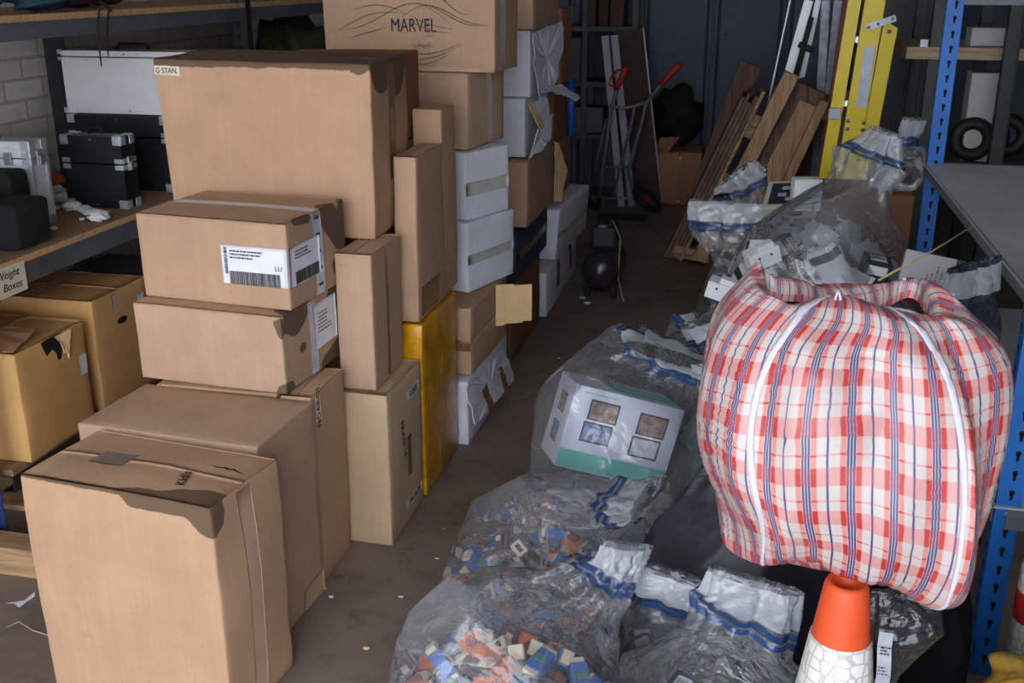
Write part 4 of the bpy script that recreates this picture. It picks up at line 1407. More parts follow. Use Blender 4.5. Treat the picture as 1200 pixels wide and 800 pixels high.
f0 = to_floor(at_y(1010, 0, Y), at_y(968, 190, Y))
lad.location = (f0.x, f0.y, 0)
s1, *_ = channel((1012, -60), (970, 190), 0.055, 0.04, Yq=Y)
s2_, fb, u_, sd, nn_ = channel((1036, -60), (1001, 150), 0.085, 0.045, Yq=Y - 0.03)
s3, fb3, u3, sd3, nn3 = channel((1045, 24), (1021, 150), 0.062, 0.045, Yq=Y - 0.01, top_cut=-0.03)
pq = [at_y(x, y, Y - 0.038) - lad.location for x, y in ((1013, 55), (1026, 53), (1015, 126), (1003, 127))]
mb = MB().add([pq[3], pq[2], pq[1], pq[0]] + [v + Vector((0, 0.002, 0)) for v in (pq[3], pq[2], pq[1], pq[0])], [(0, 1, 2, 3), (7, 6, 5, 4), (0, 4, 5, 1), (1, 5, 6, 2), (2, 6, 7, 3), (3, 7, 4, 0)])
mb.build('sticker', m_plain('grey_white_sticker', sr(190, 196, 210), 0.5), lad)
for x, y, Yb in ((1018, 32, 0), (1029, 28, 0), (1046, 22, 0), (1042, 37, 0), (994, 142, 0), (993, 151, 0), (1012, 144, 0), (1011, 152, 0), (1020, 158, 0)):
    c_ = at_y(x, y, Y - 0.04) - lad.location
    mb = MB().lathe([(0, 0.006), (0.007, 0.004), (0.009, 0)], n=10)
    mb.v = [(v[0] + c_.x, -v[2] + c_.y, v[1] + c_.z) for v in mb.v]
    mb.build('rivet', CHROME, lad)
mb = MB().bar(at_y(1016, 32, Y - 0.042) - lad.location, at_y(1050, 21, Y - 0.042) - lad.location, 0.004, 0.028)
mb.build('hinge_bracket', CHROME, lad)
for k in range(6):
    yy = 150 - k * 0
    za = 0.25 + k * 0.28
    c0 = f0 + (at_y(1010, 0, Y) - f0) * (za / (at_y(1010, 0, Y).z))
    c1 = fb + u_ * (za / u_.z)
    mb = MB().bar(c0 - lad.location + Vector((0.01, 0.06, 0)), c1 - lad.location + Vector((-0.01, 0.08, 0)), 0.07, 0.025)
    mb.build('rung', ALU, lad)
mb = MB().box(at_y(978, 133, Y - 0.02) - lad.location, (0.055, 0.02, 0.05))
mb.build('guide_bracket', CHROME, lad, bevel=0.003)

# ================================================================ racks on the right, behind the blue shelving
Y = 5.45
DG = m_plain('dark_grey_cabinet', sr(66, 66, 70), 0.55, var=0.08, scale=4)
xa, xb = at_y(1030, 90, 6.5).x, at_y(1096, 90, 6.5).x
cb = thing('steel_cabinet', 'dark grey steel cabinet standing behind the yellow ladder', 'cabinet', ((xa + xb) / 2, 6.75, 0))
MB().box((0, 0, 1.0), (xb - xa + 0.1, 0.4, 2.0)).build('body', DG, cb, bevel=0.006)
MB().box((0, -0.208, 1.0), (xb - xa + 0.06, 0.012, 1.9)).build('door', DG, cb, bevel=0.003)
MB().box((0.0, -0.218, 1.05), (0.02, 0.012, 0.10)).build('handle', STEEL_D, cb, bevel=0.003)
rr2 = thing('timber_shelving', 'black steel shelving with a pale timber shelf at the back right', 'shelving', (at_y(1130, 80, Y).x, Y, 0))
O = rr2.location.copy()
BLK = m_plain('black_painted_steel', sr(30, 29, 32), 0.4, var=0.15)
zt = at_y(1130, 71, Y - 0.2).z
for x, yy in ((1090, Y), (1178, Y - 0.25)):
    xx = at_y(x, 100, yy).x
    at_loc(MB().box((xx, yy, 1.3), (0.055, 0.05, 2.6)).box((xx + 0.03, yy + 0.02, 1.3), (0.01, 0.08, 2.6)), O).build('upright', BLK, rr2, bevel=0.003)
    at_loc(MB().box((xx + 0.01, yy + 0.7, 1.3), (0.055, 0.05, 2.6)), O).build('upright', BLK, rr2, bevel=0.003)
xa, xb = at_y(1062, 75, Y - 0.1).x, at_y(1200, 75, Y - 0.1).x
at_loc(MB().box(((xa + xb) / 2 + 0.2, Y + 0.28, zt + 0.02), (xb - xa + 0.4, 0.66, 0.055)), O).build('timber_shelf', m_wood('pale_shelf_timber', sr(190, 172, 140), sr(150, 130, 104)), rr2, bevel=0.003)
zl = at_y(1150, 190, Y).z
at_loc(MB().box(((xa + xb) / 2 + 0.2, Y + 0.3, zl - 0.02), (xb - xa + 0.3, 0.62, 0.03)), O).build('lower_shelf', DG, rr2)
qb = at_y(1083, 55, Y - 0.05)
o = MB().box((0, 0, 0), (0.035, 0.012, 0.065)).build('white_tag', PAPER, loc=(qb.x + 0.0, Y - 0.034, qb.z), bevel=0.001)
tag(o, 'small white tag fixed on the black upright behind the blue post', 'tag')
GW = m_plain('off_white_panel', sr(178, 176, 180), 0.6, var=0.04)
for (px, py0, py1, w_, lab, dz) in ((1148, 84, 141, 0.15, 'off-white box in the shade below the pale timber shelf', 0), (1153, 32, 62, 0.16, 'off-white block sitting on the pale timber shelf', 0)):
    q0, q1 = at_y(px, py1, Y + 0.12), at_y(px, py0, Y + 0.12)
    base = zl - 0.004 if dz == 0 and py1 > 100 else zt + 0.049
    o = MB().box((0, 0, (q1.z - base) / 2), (w_, 0.14, q1.z - base)).build('off_white_box', GW, loc=(q0.x, Y + 0.12, base), bevel=0.004)
    tag(o, lab, 'box')
for i, (x, y) in enumerate(((1130, 178), (1152, 172), (1178, 180))):
    qq = at_y(x, y, Y + 0.2)
    mb = MB()
    prof = [(0.075 + 0.03 * math.cos(2 * PI * k / 12), 0.03 * math.sin(2 * PI * k / 12)) for k in range(13)]
    mb.lathe(prof, n=28)
    mb.v = [(v[0], v[2], v[1] + 0.105) for v in mb.v]
    o = mb.build('cable_coil', m_plain('dark_brown_cable', sr(28, 23, 21), 0.6) if i == 0 else bpy.data.materials['dark_brown_cable'], loc=(qq.x, Y + 0.05 + i * 0.09, zl - 0.0045))
    tag(o, ('dark cable coil on the lower black shelf, left one', 'dark cable coil on the lower black shelf, middle one', 'dark cable coil on the lower black shelf, right one')[i], 'cable coil')
# ================================================================ right hand blue shelving
XR = 0.612
YN = 2.44
YF = at_x(1098, 100, XR).y
br_ = thing('shelving_rack', 'blue steel shelving with a bare grey steel shelf on the right', 'shelving', (XR + 0.6, (YN + YF) / 2, 0))
RO = br_.location.copy()
angle_post(XR, YN, 0, 2.6, 0.055, 0.045, STEEL_B, br_, RO)
angle_post(XR, YF, 0, 2.6, 0.055, 0.045, STEEL_B, br_, RO)
angle_post(XR + 1.3, YN, 0, 2.6, -0.055, 0.045, STEEL_B, br_, RO, slots=False)
angle_post(XR + 1.3, YF, 0, 2.6, -0.055, 0.045, STEEL_B, br_, RO, slots=False)
SH = m_plain('bare_grey_steel_sheet', sr(196, 200, 202), 0.34, metal=0.0, var=0.12, scale=3, dirt=sr(120, 98, 78))
for zz in (1.0, 0.47):
    rel(MB().box((XR + 0.65, (YN + YF) / 2, zz - 0.002), (1.33, YF - YN + 0.02, 0.004)), RO).build('shelf_sheet', SH, br_)
    for xx in (XR - 0.008, XR + 1.308):
        rel(MB().box((xx, (YN + YF) / 2, zz - 0.018), (0.003, YF - YN + 0.02, 0.036)), RO).build('shelf_lip', STEEL_G, br_)
    for yy in (YN - 0.006, YF + 0.006):
        rel(MB().box((XR + 0.65, yy, zz - 0.03), (1.25, 0.003, 0.056)), RO).build('shelf_beam', STEEL_G, br_)
for zz in (0.08,):
    rel(MB().box((XR + 0.004, (YN + YF) / 2, zz), (0.004, YF - YN, 0.04)), RO).build('brace', STEEL_B, br_)
zq = at_y(1165, 6, YF).z
rel(MB().box((XR + 0.65, YF + 0.006, zq + 0.03), (1.25, 0.003, 0.06)), RO).build('shelf_beam', STEEL_G, br_)
for zz in (0.47 - 0.02,):
    mb = MB().lathe([(0, 0.006), (0.008, 0.005), (0.010, 0)], n=12)
    mb.v = [(v[0] + XR + 0.03, -v[2] + YN - 0.001, v[1] + zz) for v in mb.v]
    rel(mb, RO).build('bolt_head', CHROME, br_)


# ================================================================ cloth solver
def crumple(P, ex=0.05, it=110, seed=0, amp=0.006, hold=0.03, wave=7.0, closed=True, floor=0.004, stiff=0.35, holdmap=None):
    """extra cloth length buckles the shape into folds"""
    rng = np.random.default_rng(seed)
    nv, nu, _ = P.shape

    def sm(a, k):
        for _ in range(k):
            a = (a + np.roll(a, 1, 1) + np.roll(a, -1, 1)) / 3
            b = a.copy()
            b[1:-1] = (a[:-2] + a[1:-1] + a[2:]) / 3
            a = b
        return a
    nz = sm(rng.normal(size=(nv, nu)), 4)
    nz /= nz.std() + 1e-9
    nz2 = sm(rng.normal(size=(nv, nu)), 22)
    nz2 /= nz2.std() + 1e-9
    du = np.roll(P, -1, 1) - np.roll(P, 1, 1)
    dv = np.gradient(P, axis=0)
    N = np.cross(du, dv)
    N /= np.linalg.norm(N, axis=2, keepdims=True) + 1e-9
    x = P + N * (amp * (0.6 * nz + 0.9 * nz2))[:, :, None]
    exm = ex * (1 + 0.6 * nz2.clip(-1.2, 1.6))
    if holdmap is not None:
        exm = exm * (1 + 1.2 * (1 - holdmap[:, None]))
    ks = []
    for di, dj, w in ((0, 1, 1), (1, 0, 1), (1, 1, 0.5), (1, -1, 0.5), (0, 3, 0.25), (3, 0, 0.25)):
        A = P[:nv - di] if di else P
        B_ = np.roll(P, -dj, 1)[di:]
        L0 = np.linalg.norm(B_ - A, axis=2)
        e = exm[:nv - di] if di else exm
        f = 1.0 if max(di, abs(dj)) == 1 else 0.98
        ks.append((di, dj, w, L0 * (1 + e * f)))
    hm = hold if holdmap is None else hold * holdmap[:, None, None]
    for k in range(it):
        acc = np.zeros_like(x)
        cnt = np.zeros((nv, nu, 1))
        for di, dj, w, L in ks:
            A = x[:nv - di] if di else x
            Bf = np.roll(x, -dj, 1)[di:]
            d = Bf - A
            l = np.linalg.norm(d, axis=2) + 1e-9
            c = (0.5 * w * (l - L) / l)[:, :, None] * d
            if di:
                acc[:nv - di] += c
                t_ = np.zeros_like(x)
                t_[di:] = -c
            else:
                acc += c
                t_ = -c
            acc += np.roll(t_, dj, 1)
            cnt += w * 2
        x = x + acc / cnt * 1.7 * 2
        x = x + hm * (P - x)
        x[:, :, 2] = np.maximum(x[:, :, 2], floor)
    return x


def spline(ctrl, n):
    """Catmull-Rom through rows of numbers"""
    C_ = np.array(ctrl, float)
    C_ = np.vstack([2 * C_[0] - C_[1], C_, 2 * C_[-1] - C_[-2]])
    m = len(C_) - 3
    out = []
    for i in range(n):
        t_ = i / (n - 1) * m
        k = min(int(t_), m - 1)
        f = t_ - k
        p0, p1, p2, p3 = C_[k:k + 4]
        out.append(0.5 * ((2 * p1) + (-p0 + p2) * f + (2 * p0 - 5 * p1 + 4 * p2 - p3) * f * f + (-p0 + 3 * p1 - 3 * p2 + p3) * f ** 3))
    return np.array(out)


def loft(ctrl, nu, nv, flat=False):
    """ctrl rows: x, y, z, rx, ry, turn(deg), power"""
    R = spline(ctrl, nv)
    c = R[:, :3]
    T = np.gradient(c, axis=0)
    T /= np.linalg.norm(T, axis=1, keepdims=True) + 1e-9
    P = np.zeros((nv, nu, 3))
    for i in range(nv):
        x, y, z, rx, ry, turn, pw = R[i]
        t_ = Vector(T[i]) * 0.65 + Vector((0, 0, 0.35))
        t_.normalize()
        if flat:
            t_ = Vector((0, 0, 1))
        a = math.radians(turn)
        X = Vector((math.cos(a), math.sin(a), 0))
        X = (X - t_ * X.dot(t_)).normalized()
        Yv = t_.cross(X)
        rx, ry = max(rx, 0.002), max(ry, 0.002)
        for j in range(nu):
            th = 2 * PI * j / nu - PI / 2
            cc, ss = math.cos(th), math.sin(th)
            e = 2 / pw
            P[i, j] = c[i] + np.array(X * (math.copysign(abs(cc) ** e, cc) * rx) + Yv * (math.copysign(abs(ss) ** e, ss) * ry))
    return P


def grid_obj(name, P, mat, parent=None, cap=True, extra=None, base=None, thick=0):
    nv, nu, _ = P.shape
    base = Vector(base) if base is not None else Vector((0, 0, 0))
    vs = (P.reshape(-1, 3) - np.array(base)).tolist()
    fs = [(i * nu + j, i * nu + (j + 1) % nu, (i + 1) * nu + (j + 1) % nu, (i + 1) * nu + j) for i in range(nv - 1) for j in range(nu)]
    if cap:
        vs.append((P[0].mean(0) - np.array(base)).tolist())
        n0 = len(vs) - 1
        fs += [((j + 1) % nu, j, n0) for j in range(nu)]
    me = bpy.data.meshes.new(name)
    me.from_pydata(vs, [], fs)
    me.polygons.foreach_set('use_smooth', [True] * len(me.polygons))
    me.materials.append(mat)
    if extra:
        for k, arr in extra.items():
            at = me.attributes.new(k, 'FLOAT', 'POINT')
            full = np.zeros(len(vs))
            full[:nv * nu] = arr.reshape(-1)
            at.data.foreach_set('value', full)
    me.update()
    o = bpy.data.objects.new(name, me)
    link(o, parent)
    o.location = base
    return o


def arclen(P):
    d = np.linalg.norm(np.diff(P, axis=0), axis=2).mean(1)
    s = np.concatenate([[0], np.cumsum(d)])
    per = np.linalg.norm(np.roll(P, -1, 1) - P, axis=2)
    cu = np.concatenate([np.zeros((len(P), 1)), np.cumsum(per, 1)[:, :-1]], 1)
    return s, cu, per.sum(1)


# ---------------------------------------------------------------- clear polythene
def m_film(name, tint=(0.93, 0.95, 0.98), milk=0.11, milk_col=(0.84, 0.86, 0.92), rough=0.13, header=True, gloss=0.015, crease=0.6, sc=0.8, stripe=(0.03, 0.10, 0.30)):
    t = NT(name)
    v = t.obj(rand=True)
    warp = t.n('ShaderNodeVectorMath', operation='ADD')
    nz = t.n('ShaderNodeTexNoise')
    nz.inputs['Scale'].default_value = 4 * sc
    nz.inputs['Detail'].default_value = 3
    t.l(v, nz.inputs['Vector'])
    ms = t.n('ShaderNodeVectorMath', operation='SCALE')
    t.l(nz.outputs['Color'], ms.inputs[0]); ms.inputs['Scale'].default_value = 0.25
    t.l(v, warp.inputs[0]); t.l(ms.outputs[0], warp.inputs[1])
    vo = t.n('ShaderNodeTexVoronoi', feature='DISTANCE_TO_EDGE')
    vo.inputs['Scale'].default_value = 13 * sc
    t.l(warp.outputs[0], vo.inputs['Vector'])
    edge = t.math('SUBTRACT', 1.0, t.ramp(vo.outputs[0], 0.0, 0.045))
    vf = t.n('ShaderNodeTexVoronoi', feature='F1')
    vf.inputs['Scale'].default_value = 22 * sc
    t.l(warp.outputs[0], vf.inputs['Vector'])
    n2 = t.noise(9 * sc, 4, 0.6, warp.outputs[0], 0.8)
    n3 = t.noise(3 * sc, 3, 0.5, warp.outputs[0])
    h = t.math('ADD', t.math('MULTIPLY', vo.outputs[0], 0.9), t.math('ADD', t.math('MULTIPLY', n2, 0.8), t.math('MULTIPLY', vf.outputs[0], 0.5)))
    nrm = t.bump(h, crease, 0.03)
    tr = t.n('ShaderNodeBsdfTransparent')
    tr.inputs[0].default_value = (*tint, 1)
    df = t.n('ShaderNodeBsdfDiffuse')
    df.inputs[0].default_value = (*milk_col, 1)
    t.l(nrm, df.inputs['Normal'])
    tl = t.n('ShaderNodeBsdfTranslucent')
    tl.inputs[0].default_value = (*milk_col, 1)
    m1 = t.n('ShaderNodeMixShader'); m1.inputs[0].default_value = 0.35
    t.l(df.outputs[0], m1.inputs[1]); t.l(tl.outputs[0], m1.inputs[2])
    fac = t.math('ADD', t.math('MULTIPLY', t.ramp(n3, 0.35, 0.75), milk * 1.2), milk * 0.55)
    fac = t.math('ADD', fac, t.math('MULTIPLY', t.math('MULTIPLY', edge, t.ramp(n2, 0.45, 0.62)), 0.20), clamp=True)  # stress-whitened creases, also painted in for the film's white glints
    if header:
        ud = t.n('ShaderNodeAttribute', attribute_name='mouth').outputs['Fac']
        wv = t.math('ADD', ud, t.math('MULTIPLY', t.math('SUBTRACT', n2, 0.5), 0.004))
        hdr = t.math('MULTIPLY', t.math('LESS_THAN', wv, 0.074), t.math('GREATER_THAN', wv, 0.010))
        s1 = t.math('MULTIPLY', t.math('LESS_THAN', wv, 0.091), t.math('GREATER_THAN', wv, 0.079))
        s2 = t.math('MULTIPLY', t.math('LESS_THAN', wv, 0.112), t.math('GREATER_THAN', wv, 0.097))
        bl = t.math('ADD', s1, s2, clamp=True)
        fac = t.math('MAXIMUM', fac, t.math('MULTIPLY', hdr, t.math('ADD', 0.35, t.math('MULTIPLY', n2, 0.5))))
        fac = t.math('MAXIMUM', fac, t.math('MULTIPLY', bl, 0.8))
        colr = t.mix(bl, milk_col, stripe)
        colr = t.mix(hdr, colr, (0.80, 0.84, 0.92))
        t.l(colr, df.inputs[0]); t.l(colr, tl.inputs[0])
    m2 = t.n('ShaderNodeMixShader')
    t.l(fac, m2.inputs[0]); t.l(tr.outputs[0], m2.inputs[1]); t.l(m1.outputs[0], m2.inputs[2])
    gl = t.n('ShaderNodeBsdfGlossy')
    gl.inputs['Roughness'].default_value = rough
    gl.inputs[0].default_value = (1, 1, 1, 1)
    t.l(nrm, gl.inputs['Normal'])
    lw = t.n('ShaderNodeFresnel')
    lw.inputs[0].default_value = 1.5
    t.l(nrm, lw.inputs['Normal'])
    gf = t.math('MULTIPLY', t.math('ADD', t.math('MULTIPLY', lw.outputs[0], 0.9), gloss), 0.8, clamp=True)
    m3 = t.n('ShaderNodeMixShader')
    t.l(gf, m3.inputs[0]); t.l(m2.outputs[0], m3.inputs[1]); t.l(gl.outputs[0], m3.inputs[2])
    t.l(m3.outputs[0], t.out.inputs[0])
    return t.m


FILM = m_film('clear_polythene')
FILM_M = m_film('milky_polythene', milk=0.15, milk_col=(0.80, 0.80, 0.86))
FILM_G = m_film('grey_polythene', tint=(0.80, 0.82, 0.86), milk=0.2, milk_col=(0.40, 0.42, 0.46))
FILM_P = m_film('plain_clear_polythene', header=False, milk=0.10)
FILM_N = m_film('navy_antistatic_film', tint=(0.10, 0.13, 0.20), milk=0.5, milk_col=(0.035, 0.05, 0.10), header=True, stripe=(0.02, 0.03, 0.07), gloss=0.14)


def facet(P, ctrl, seed, cuts, pleat):
    """film stretched over boxy contents: flat facets below, pleats gathering towards the neck"""
    r = np.random.default_rng(seed + 900)
    nv, nu, _ = P.shape
    cen = P.mean(axis=1, keepdims=True)
    rad = np.linalg.norm(P - cen, axis=2).mean(1)
    big = rad.max()
    nb = int(np.argmax(rad))
    th = np.arange(nu) / nu * 2 * PI
    g = np.zeros((nv, nu))
    for k in (5, 7, 9, 12):
        ph = r.uniform(0, 6.3) + np.linspace(0, r.uniform(-1.2, 1.2), nv)
        g += np.sin(k * th[None, :] + ph[:, None]) * (1.6 / (k ** 0.5 + 1))
    w = np.clip((1 - rad / big) * 1.5, 0, 1) * (np.arange(nv) > nb)
    w *= np.clip((nv - np.arange(nv)) / (nv * 0.12), 0.15, 1)
    w += 0.10
    P = cen + (P - cen) * (1 + pleat * g * w[:, None])[:, :, None]
    c = cen[nb // 2 + nb // 3, 0]
    for _ in range(cuts):
        n = r.normal(size=3)
        n[2] = abs(n[2]) * 0.7 + 0.02
        n /= np.linalg.norm(n)
        low = P[: int(nv * 0.72)]
        hh = ((low - c) @ n).max()
        d = hh * r.uniform(0.84, 0.96)
        ex_ = np.clip((P - c) @ n - d, 0, None)
        fade = np.ones(nv)
        a = int(nv * 0.6)
        fade[a:] = np.clip(1 - (np.arange(nv - a) / (nv * 0.16)), 0, 1)
        P = P - (ex_ * fade[:, None] * 0.92)[:, :, None] * n
    return P


def bag(name, label, ctrl, mat=FILM, nu=110, nv=84, ex=0.06, seed=0, hold=0.14, cuts=46, pleat=0.16, cat='plastic bag', mouth=True, amp=0.007, group=None, it=90, floor=0.004):
    P = loft(ctrl, nu, nv)
    P = facet(P, ctrl, seed, cuts, pleat)
    vv_ = np.linspace(0, 1, nv)
    X = crumple(P, ex=ex * 1.35, it=it, seed=seed, hold=hold, amp=amp, floor=floor, holdmap=1 - 0.62 * np.clip((vv_ - 0.62) / 0.2, 0, 1))
    s, cu, per = arclen(P)
    ud = (s[-1] - s)[:, None] * np.ones((1, nu))
    base = (float(ctrl[0][0]), float(ctrl[0][1]), float(X[:, :, 2].min()))
    o = grid_obj(name, X, mat, base=base, extra={'mouth': ud} if mouth else {'mouth': ud + 1.0})
    tag(o, label, cat, group)
    return o, P


# ---------------------------------------------------------------- things inside the bags
def small_box(name, sz, mat, lab=None, stripe=None):
    """small carton with end labels; local origin at its centre"""
    root = MB().box((0, 0, 0), sz).build(name, mat, bevel=0.0015)
    if lab:
        MB().box((0, -sz[1] / 2 - 0.0006, sz[2] * 0.05), (sz[0] * 0.7, 0.0008, sz[2] * 0.5)).build('label', lab, root)
        MB().box((0, 0, sz[2] / 2 + 0.0006), (sz[0] * 0.6, sz[1] * 0.6, 0.0008)).build('label', lab, root)
        mb = MB()
        for k in range(9):
            mb.box((-sz[0] * 0.26 + k * sz[0] * 0.065, 0, sz[2] / 2 + 0.0013), (sz[0] * (0.02 + 0.02 * (k % 2)), sz[1] * 0.3, 0.0004))
        mb.build('barcode', INK, root)
    if stripe:
        MB().box((sz[0] * 0.3, 0, 0), (sz[0] * 0.18, sz[1] + 0.002, sz[2] + 0.002)).build('stripe', stripe, root)
    return root


def module(mat, face):
    """small moulded electrical module with terminals"""
    root = MB().box((0, 0, 0), (0.045, 0.062, 0.05)).box((0, -0.008, 0.03), (0.045, 0.034, 0.014)).build('electrical_module', mat, bevel=0.002)
    MB().box((0, -0.008, 0.0385), (0.016, 0.014, 0.010)).build('toggle', face, root, bevel=0.001)
    mb = MB()
    for x in (-0.012, 0.012):
        for y in (-0.027, 0.027):
            mb.lathe([(0.005, 0), (0.005, 0.0015), (0.0035, 0.001), (0, 0.001)], c=(x, y, 0.025), n=10)
    mb.build('terminal_screws', CHROME, root)
    return root


def scatter(protos, n, sampler, seed, sep, label, cat, group, rnd_rot=1.0, sc=1.0):
    r = random.Random(seed)
    pts = []
    tries = 0
    while len(pts) < n and tries < 60000:
        tries += 1
        p = sampler(r)
        if all((p - q).length > sep for q in pts):
            pts.append(p)
    for i, p in enumerate(pts):
        src = protos[i % len(protos)]
        o = copy_tree(src)
        o.location = p
        o.rotation_euler = (r.uniform(-1, 1) * rnd_rot, r.uniform(-1, 1) * rnd_rot, r.uniform(0, 2 * PI))
        o.scale = (sc, sc, sc)
        tag(o, label, cat, group)
    return pts


def drop(o):
    for ch in list(o.children):
        bpy.data.objects.remove(ch)
    bpy.data.objects.remove(o)


def ell(c, r3, lo=0.0, hi=1.0, zmin=0.03):
    c = Vector(c)

    def f(r):
        while True:
            q = Vector((r.uniform(-1, 1), r.uniform(-1, 1), r.uniform(-1, 1)))
            if lo < q.length < hi:
                p = c + Vector((q.x * r3[0], q.y * r3[1], q.z * r3[2]))
                if p.z > zmin:
                    return p
    return f


WBX = m_plain('white_carton_card', sr(214, 216, 220), 0.6, var=0.04)
GBX = m_plain('pale_grey_carton_card', sr(150, 152, 158), 0.6, var=0.06)
DBX = m_plain('charcoal_carton_card', sr(46, 46, 52), 0.5, var=0.1)
CBX = m_plain('cream_moulding', sr(222, 206, 178), 0.5, var=0.05)
BBX = m_plain('blue_moulding', sr(44, 104, 176), 0.4, var=0.1)
OBX = m_plain('orange_moulding', sr(214, 110, 66), 0.45, var=0.1)
RBX = m_plain('dull_red_moulding', sr(150, 60, 60), 0.5, var=0.1)
YBX = m_plain('yellow_card', sr(220, 180, 60), 0.5)
GRN = m_plain('green_moulding', sr(70, 130, 110), 0.45)

# ---- bag A: front left, full of small parts
def zc(x, y, z):
    p = at_z(x, y, z)
    return [p.x, p.y, p.z]


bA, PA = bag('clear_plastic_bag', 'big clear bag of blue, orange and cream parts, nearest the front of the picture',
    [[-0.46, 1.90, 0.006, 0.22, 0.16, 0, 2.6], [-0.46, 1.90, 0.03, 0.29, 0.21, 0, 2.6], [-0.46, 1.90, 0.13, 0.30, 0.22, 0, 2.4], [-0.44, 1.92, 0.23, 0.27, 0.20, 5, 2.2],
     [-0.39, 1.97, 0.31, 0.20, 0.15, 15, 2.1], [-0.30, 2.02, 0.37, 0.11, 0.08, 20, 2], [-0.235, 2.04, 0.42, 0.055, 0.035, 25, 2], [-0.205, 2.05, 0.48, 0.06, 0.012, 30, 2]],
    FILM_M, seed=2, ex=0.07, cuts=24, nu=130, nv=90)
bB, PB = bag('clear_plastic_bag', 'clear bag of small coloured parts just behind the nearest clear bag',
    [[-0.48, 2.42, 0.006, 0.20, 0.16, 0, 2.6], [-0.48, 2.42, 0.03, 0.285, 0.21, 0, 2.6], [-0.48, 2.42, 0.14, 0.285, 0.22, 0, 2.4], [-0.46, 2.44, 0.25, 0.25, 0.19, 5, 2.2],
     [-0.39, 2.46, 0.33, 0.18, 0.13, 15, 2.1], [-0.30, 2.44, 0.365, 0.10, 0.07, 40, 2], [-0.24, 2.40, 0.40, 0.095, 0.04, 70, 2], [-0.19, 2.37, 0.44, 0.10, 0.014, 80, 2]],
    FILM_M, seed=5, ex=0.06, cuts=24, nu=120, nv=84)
pr_ = [MB().box((0, 0, 0), (0.05, 0.03, 0.026)).build('terminal_block', BBX, bevel=0.002)]
MB().box((-0.0285, 0, 0), (0.010, 0.024, 0.020)).build('end_cap', CBX, pr_[0], bevel=0.001)
MB().box((0.0285, 0, 0), (0.010, 0.024, 0.020)).build('end_cap', CBX, pr_[0], bevel=0.001)
MB().box((0, 0, 0.0145), (0.012, 0.02, 0.004)).build('marker', GRN, pr_[0])
pr_.append(MB().box((0, 0, 0), (0.040, 0.032, 0.024)).build('terminal_block', OBX, bevel=0.003))
MB().lathe([(0.006, 0.0), (0.009, 0.002), (0.009, 0.010), (0.006, 0.012), (0.0, 0.012)], c=(0, 0, 0.012), n=14).build('button', RBX, pr_[1])
pr_.append(MB().box((0, 0, 0), (0.035, 0.026, 0.026)).build('terminal_block', CBX, bevel=0.002))
MB().box((0, 0, 0.0145), (0.02, 0.010, 0.004)).build('slot', STEEL_D, pr_[2])
pr_.append(MB().box((0, 0, 0), (0.055, 0.035, 0.012)).box((0, 0, 0.010), (0.03, 0.02, 0.012)).build('terminal_block', m_plain('plum_moulding', sr(74, 52, 62), 0.5), bevel=0.002))
MB().box((0, 0, 0.0175), (0.012, 0.012, 0.003)).build('marker', CBX, pr_[3])
seqA = [pr_[0], pr_[2], pr_[1], pr_[0], pr_[3], pr_[3]]
scatter(seqA, 130, ell((-0.46, 1.90, 0.11), (0.255, 0.175, 0.15), 0.6, 1.0, 0.03), 3, 0.046,
        'small coloured plastic part inside the clear bag nearest the front', 'plastic part', 'parts in the nearest clear bag', sc=1.3)
scatter(seqA, 85, ell((-0.48, 2.42, 0.10), (0.245, 0.175, 0.155), 0.55, 1.0, 0.03), 4, 0.048,
        'small coloured plastic part inside the clear bag behind the nearest one', 'plastic part', 'parts in the second clear bag', sc=1.15)
for p_ in pr_:
    drop(p_)

# ---- bag C: front centre, small grey cartons with labels
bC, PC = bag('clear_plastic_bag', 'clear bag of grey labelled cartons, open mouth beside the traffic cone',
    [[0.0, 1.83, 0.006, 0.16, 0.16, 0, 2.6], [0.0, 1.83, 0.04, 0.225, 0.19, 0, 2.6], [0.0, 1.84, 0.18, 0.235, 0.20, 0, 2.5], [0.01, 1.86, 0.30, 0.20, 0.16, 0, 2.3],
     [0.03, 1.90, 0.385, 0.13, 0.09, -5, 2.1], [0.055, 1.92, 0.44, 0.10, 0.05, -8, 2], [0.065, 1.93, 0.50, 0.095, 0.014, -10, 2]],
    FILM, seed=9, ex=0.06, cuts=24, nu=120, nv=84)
sb = [small_box('small_carton', (0.055, 0.075, 0.026), DBX, GBX), small_box('small_carton', (0.055, 0.075, 0.026), GBX, WBX), small_box('small_carton', (0.07, 0.05, 0.03), DBX, WBX)]
# a block of neat rows plus loose ones on top
k = 0
for iz in range(4):
    for ix in range(5):
        for iy in range(3):
            if (ix in (0, 4) and iy == 0):
                continue
            o = copy_tree(sb[(ix + iy * 2 + iz) % 2])
            o.location = Vector((-0.125 + ix * 0.062 + 0.01 * iz, 1.745 + iy * 0.082 + 0.004 * iz, 0.05 + iz * 0.032))
            o.rotation_euler = (0.06, 0.10, 0.12)
            tag(o, 'small grey carton with a printed label in the clear bag left of the traffic cone', 'small carton', 'cartons in the bag by the cone')
scatter([sb[2], sb[0], sb[1]], 16, ell((0.0, 1.84, 0.225), (0.15, 0.12, 0.06), 0.0, 1.0), 8, 0.055,
        'small grey carton with a printed label in the clear bag left of the traffic cone', 'small carton', 'cartons in the bag by the cone', 0.5)
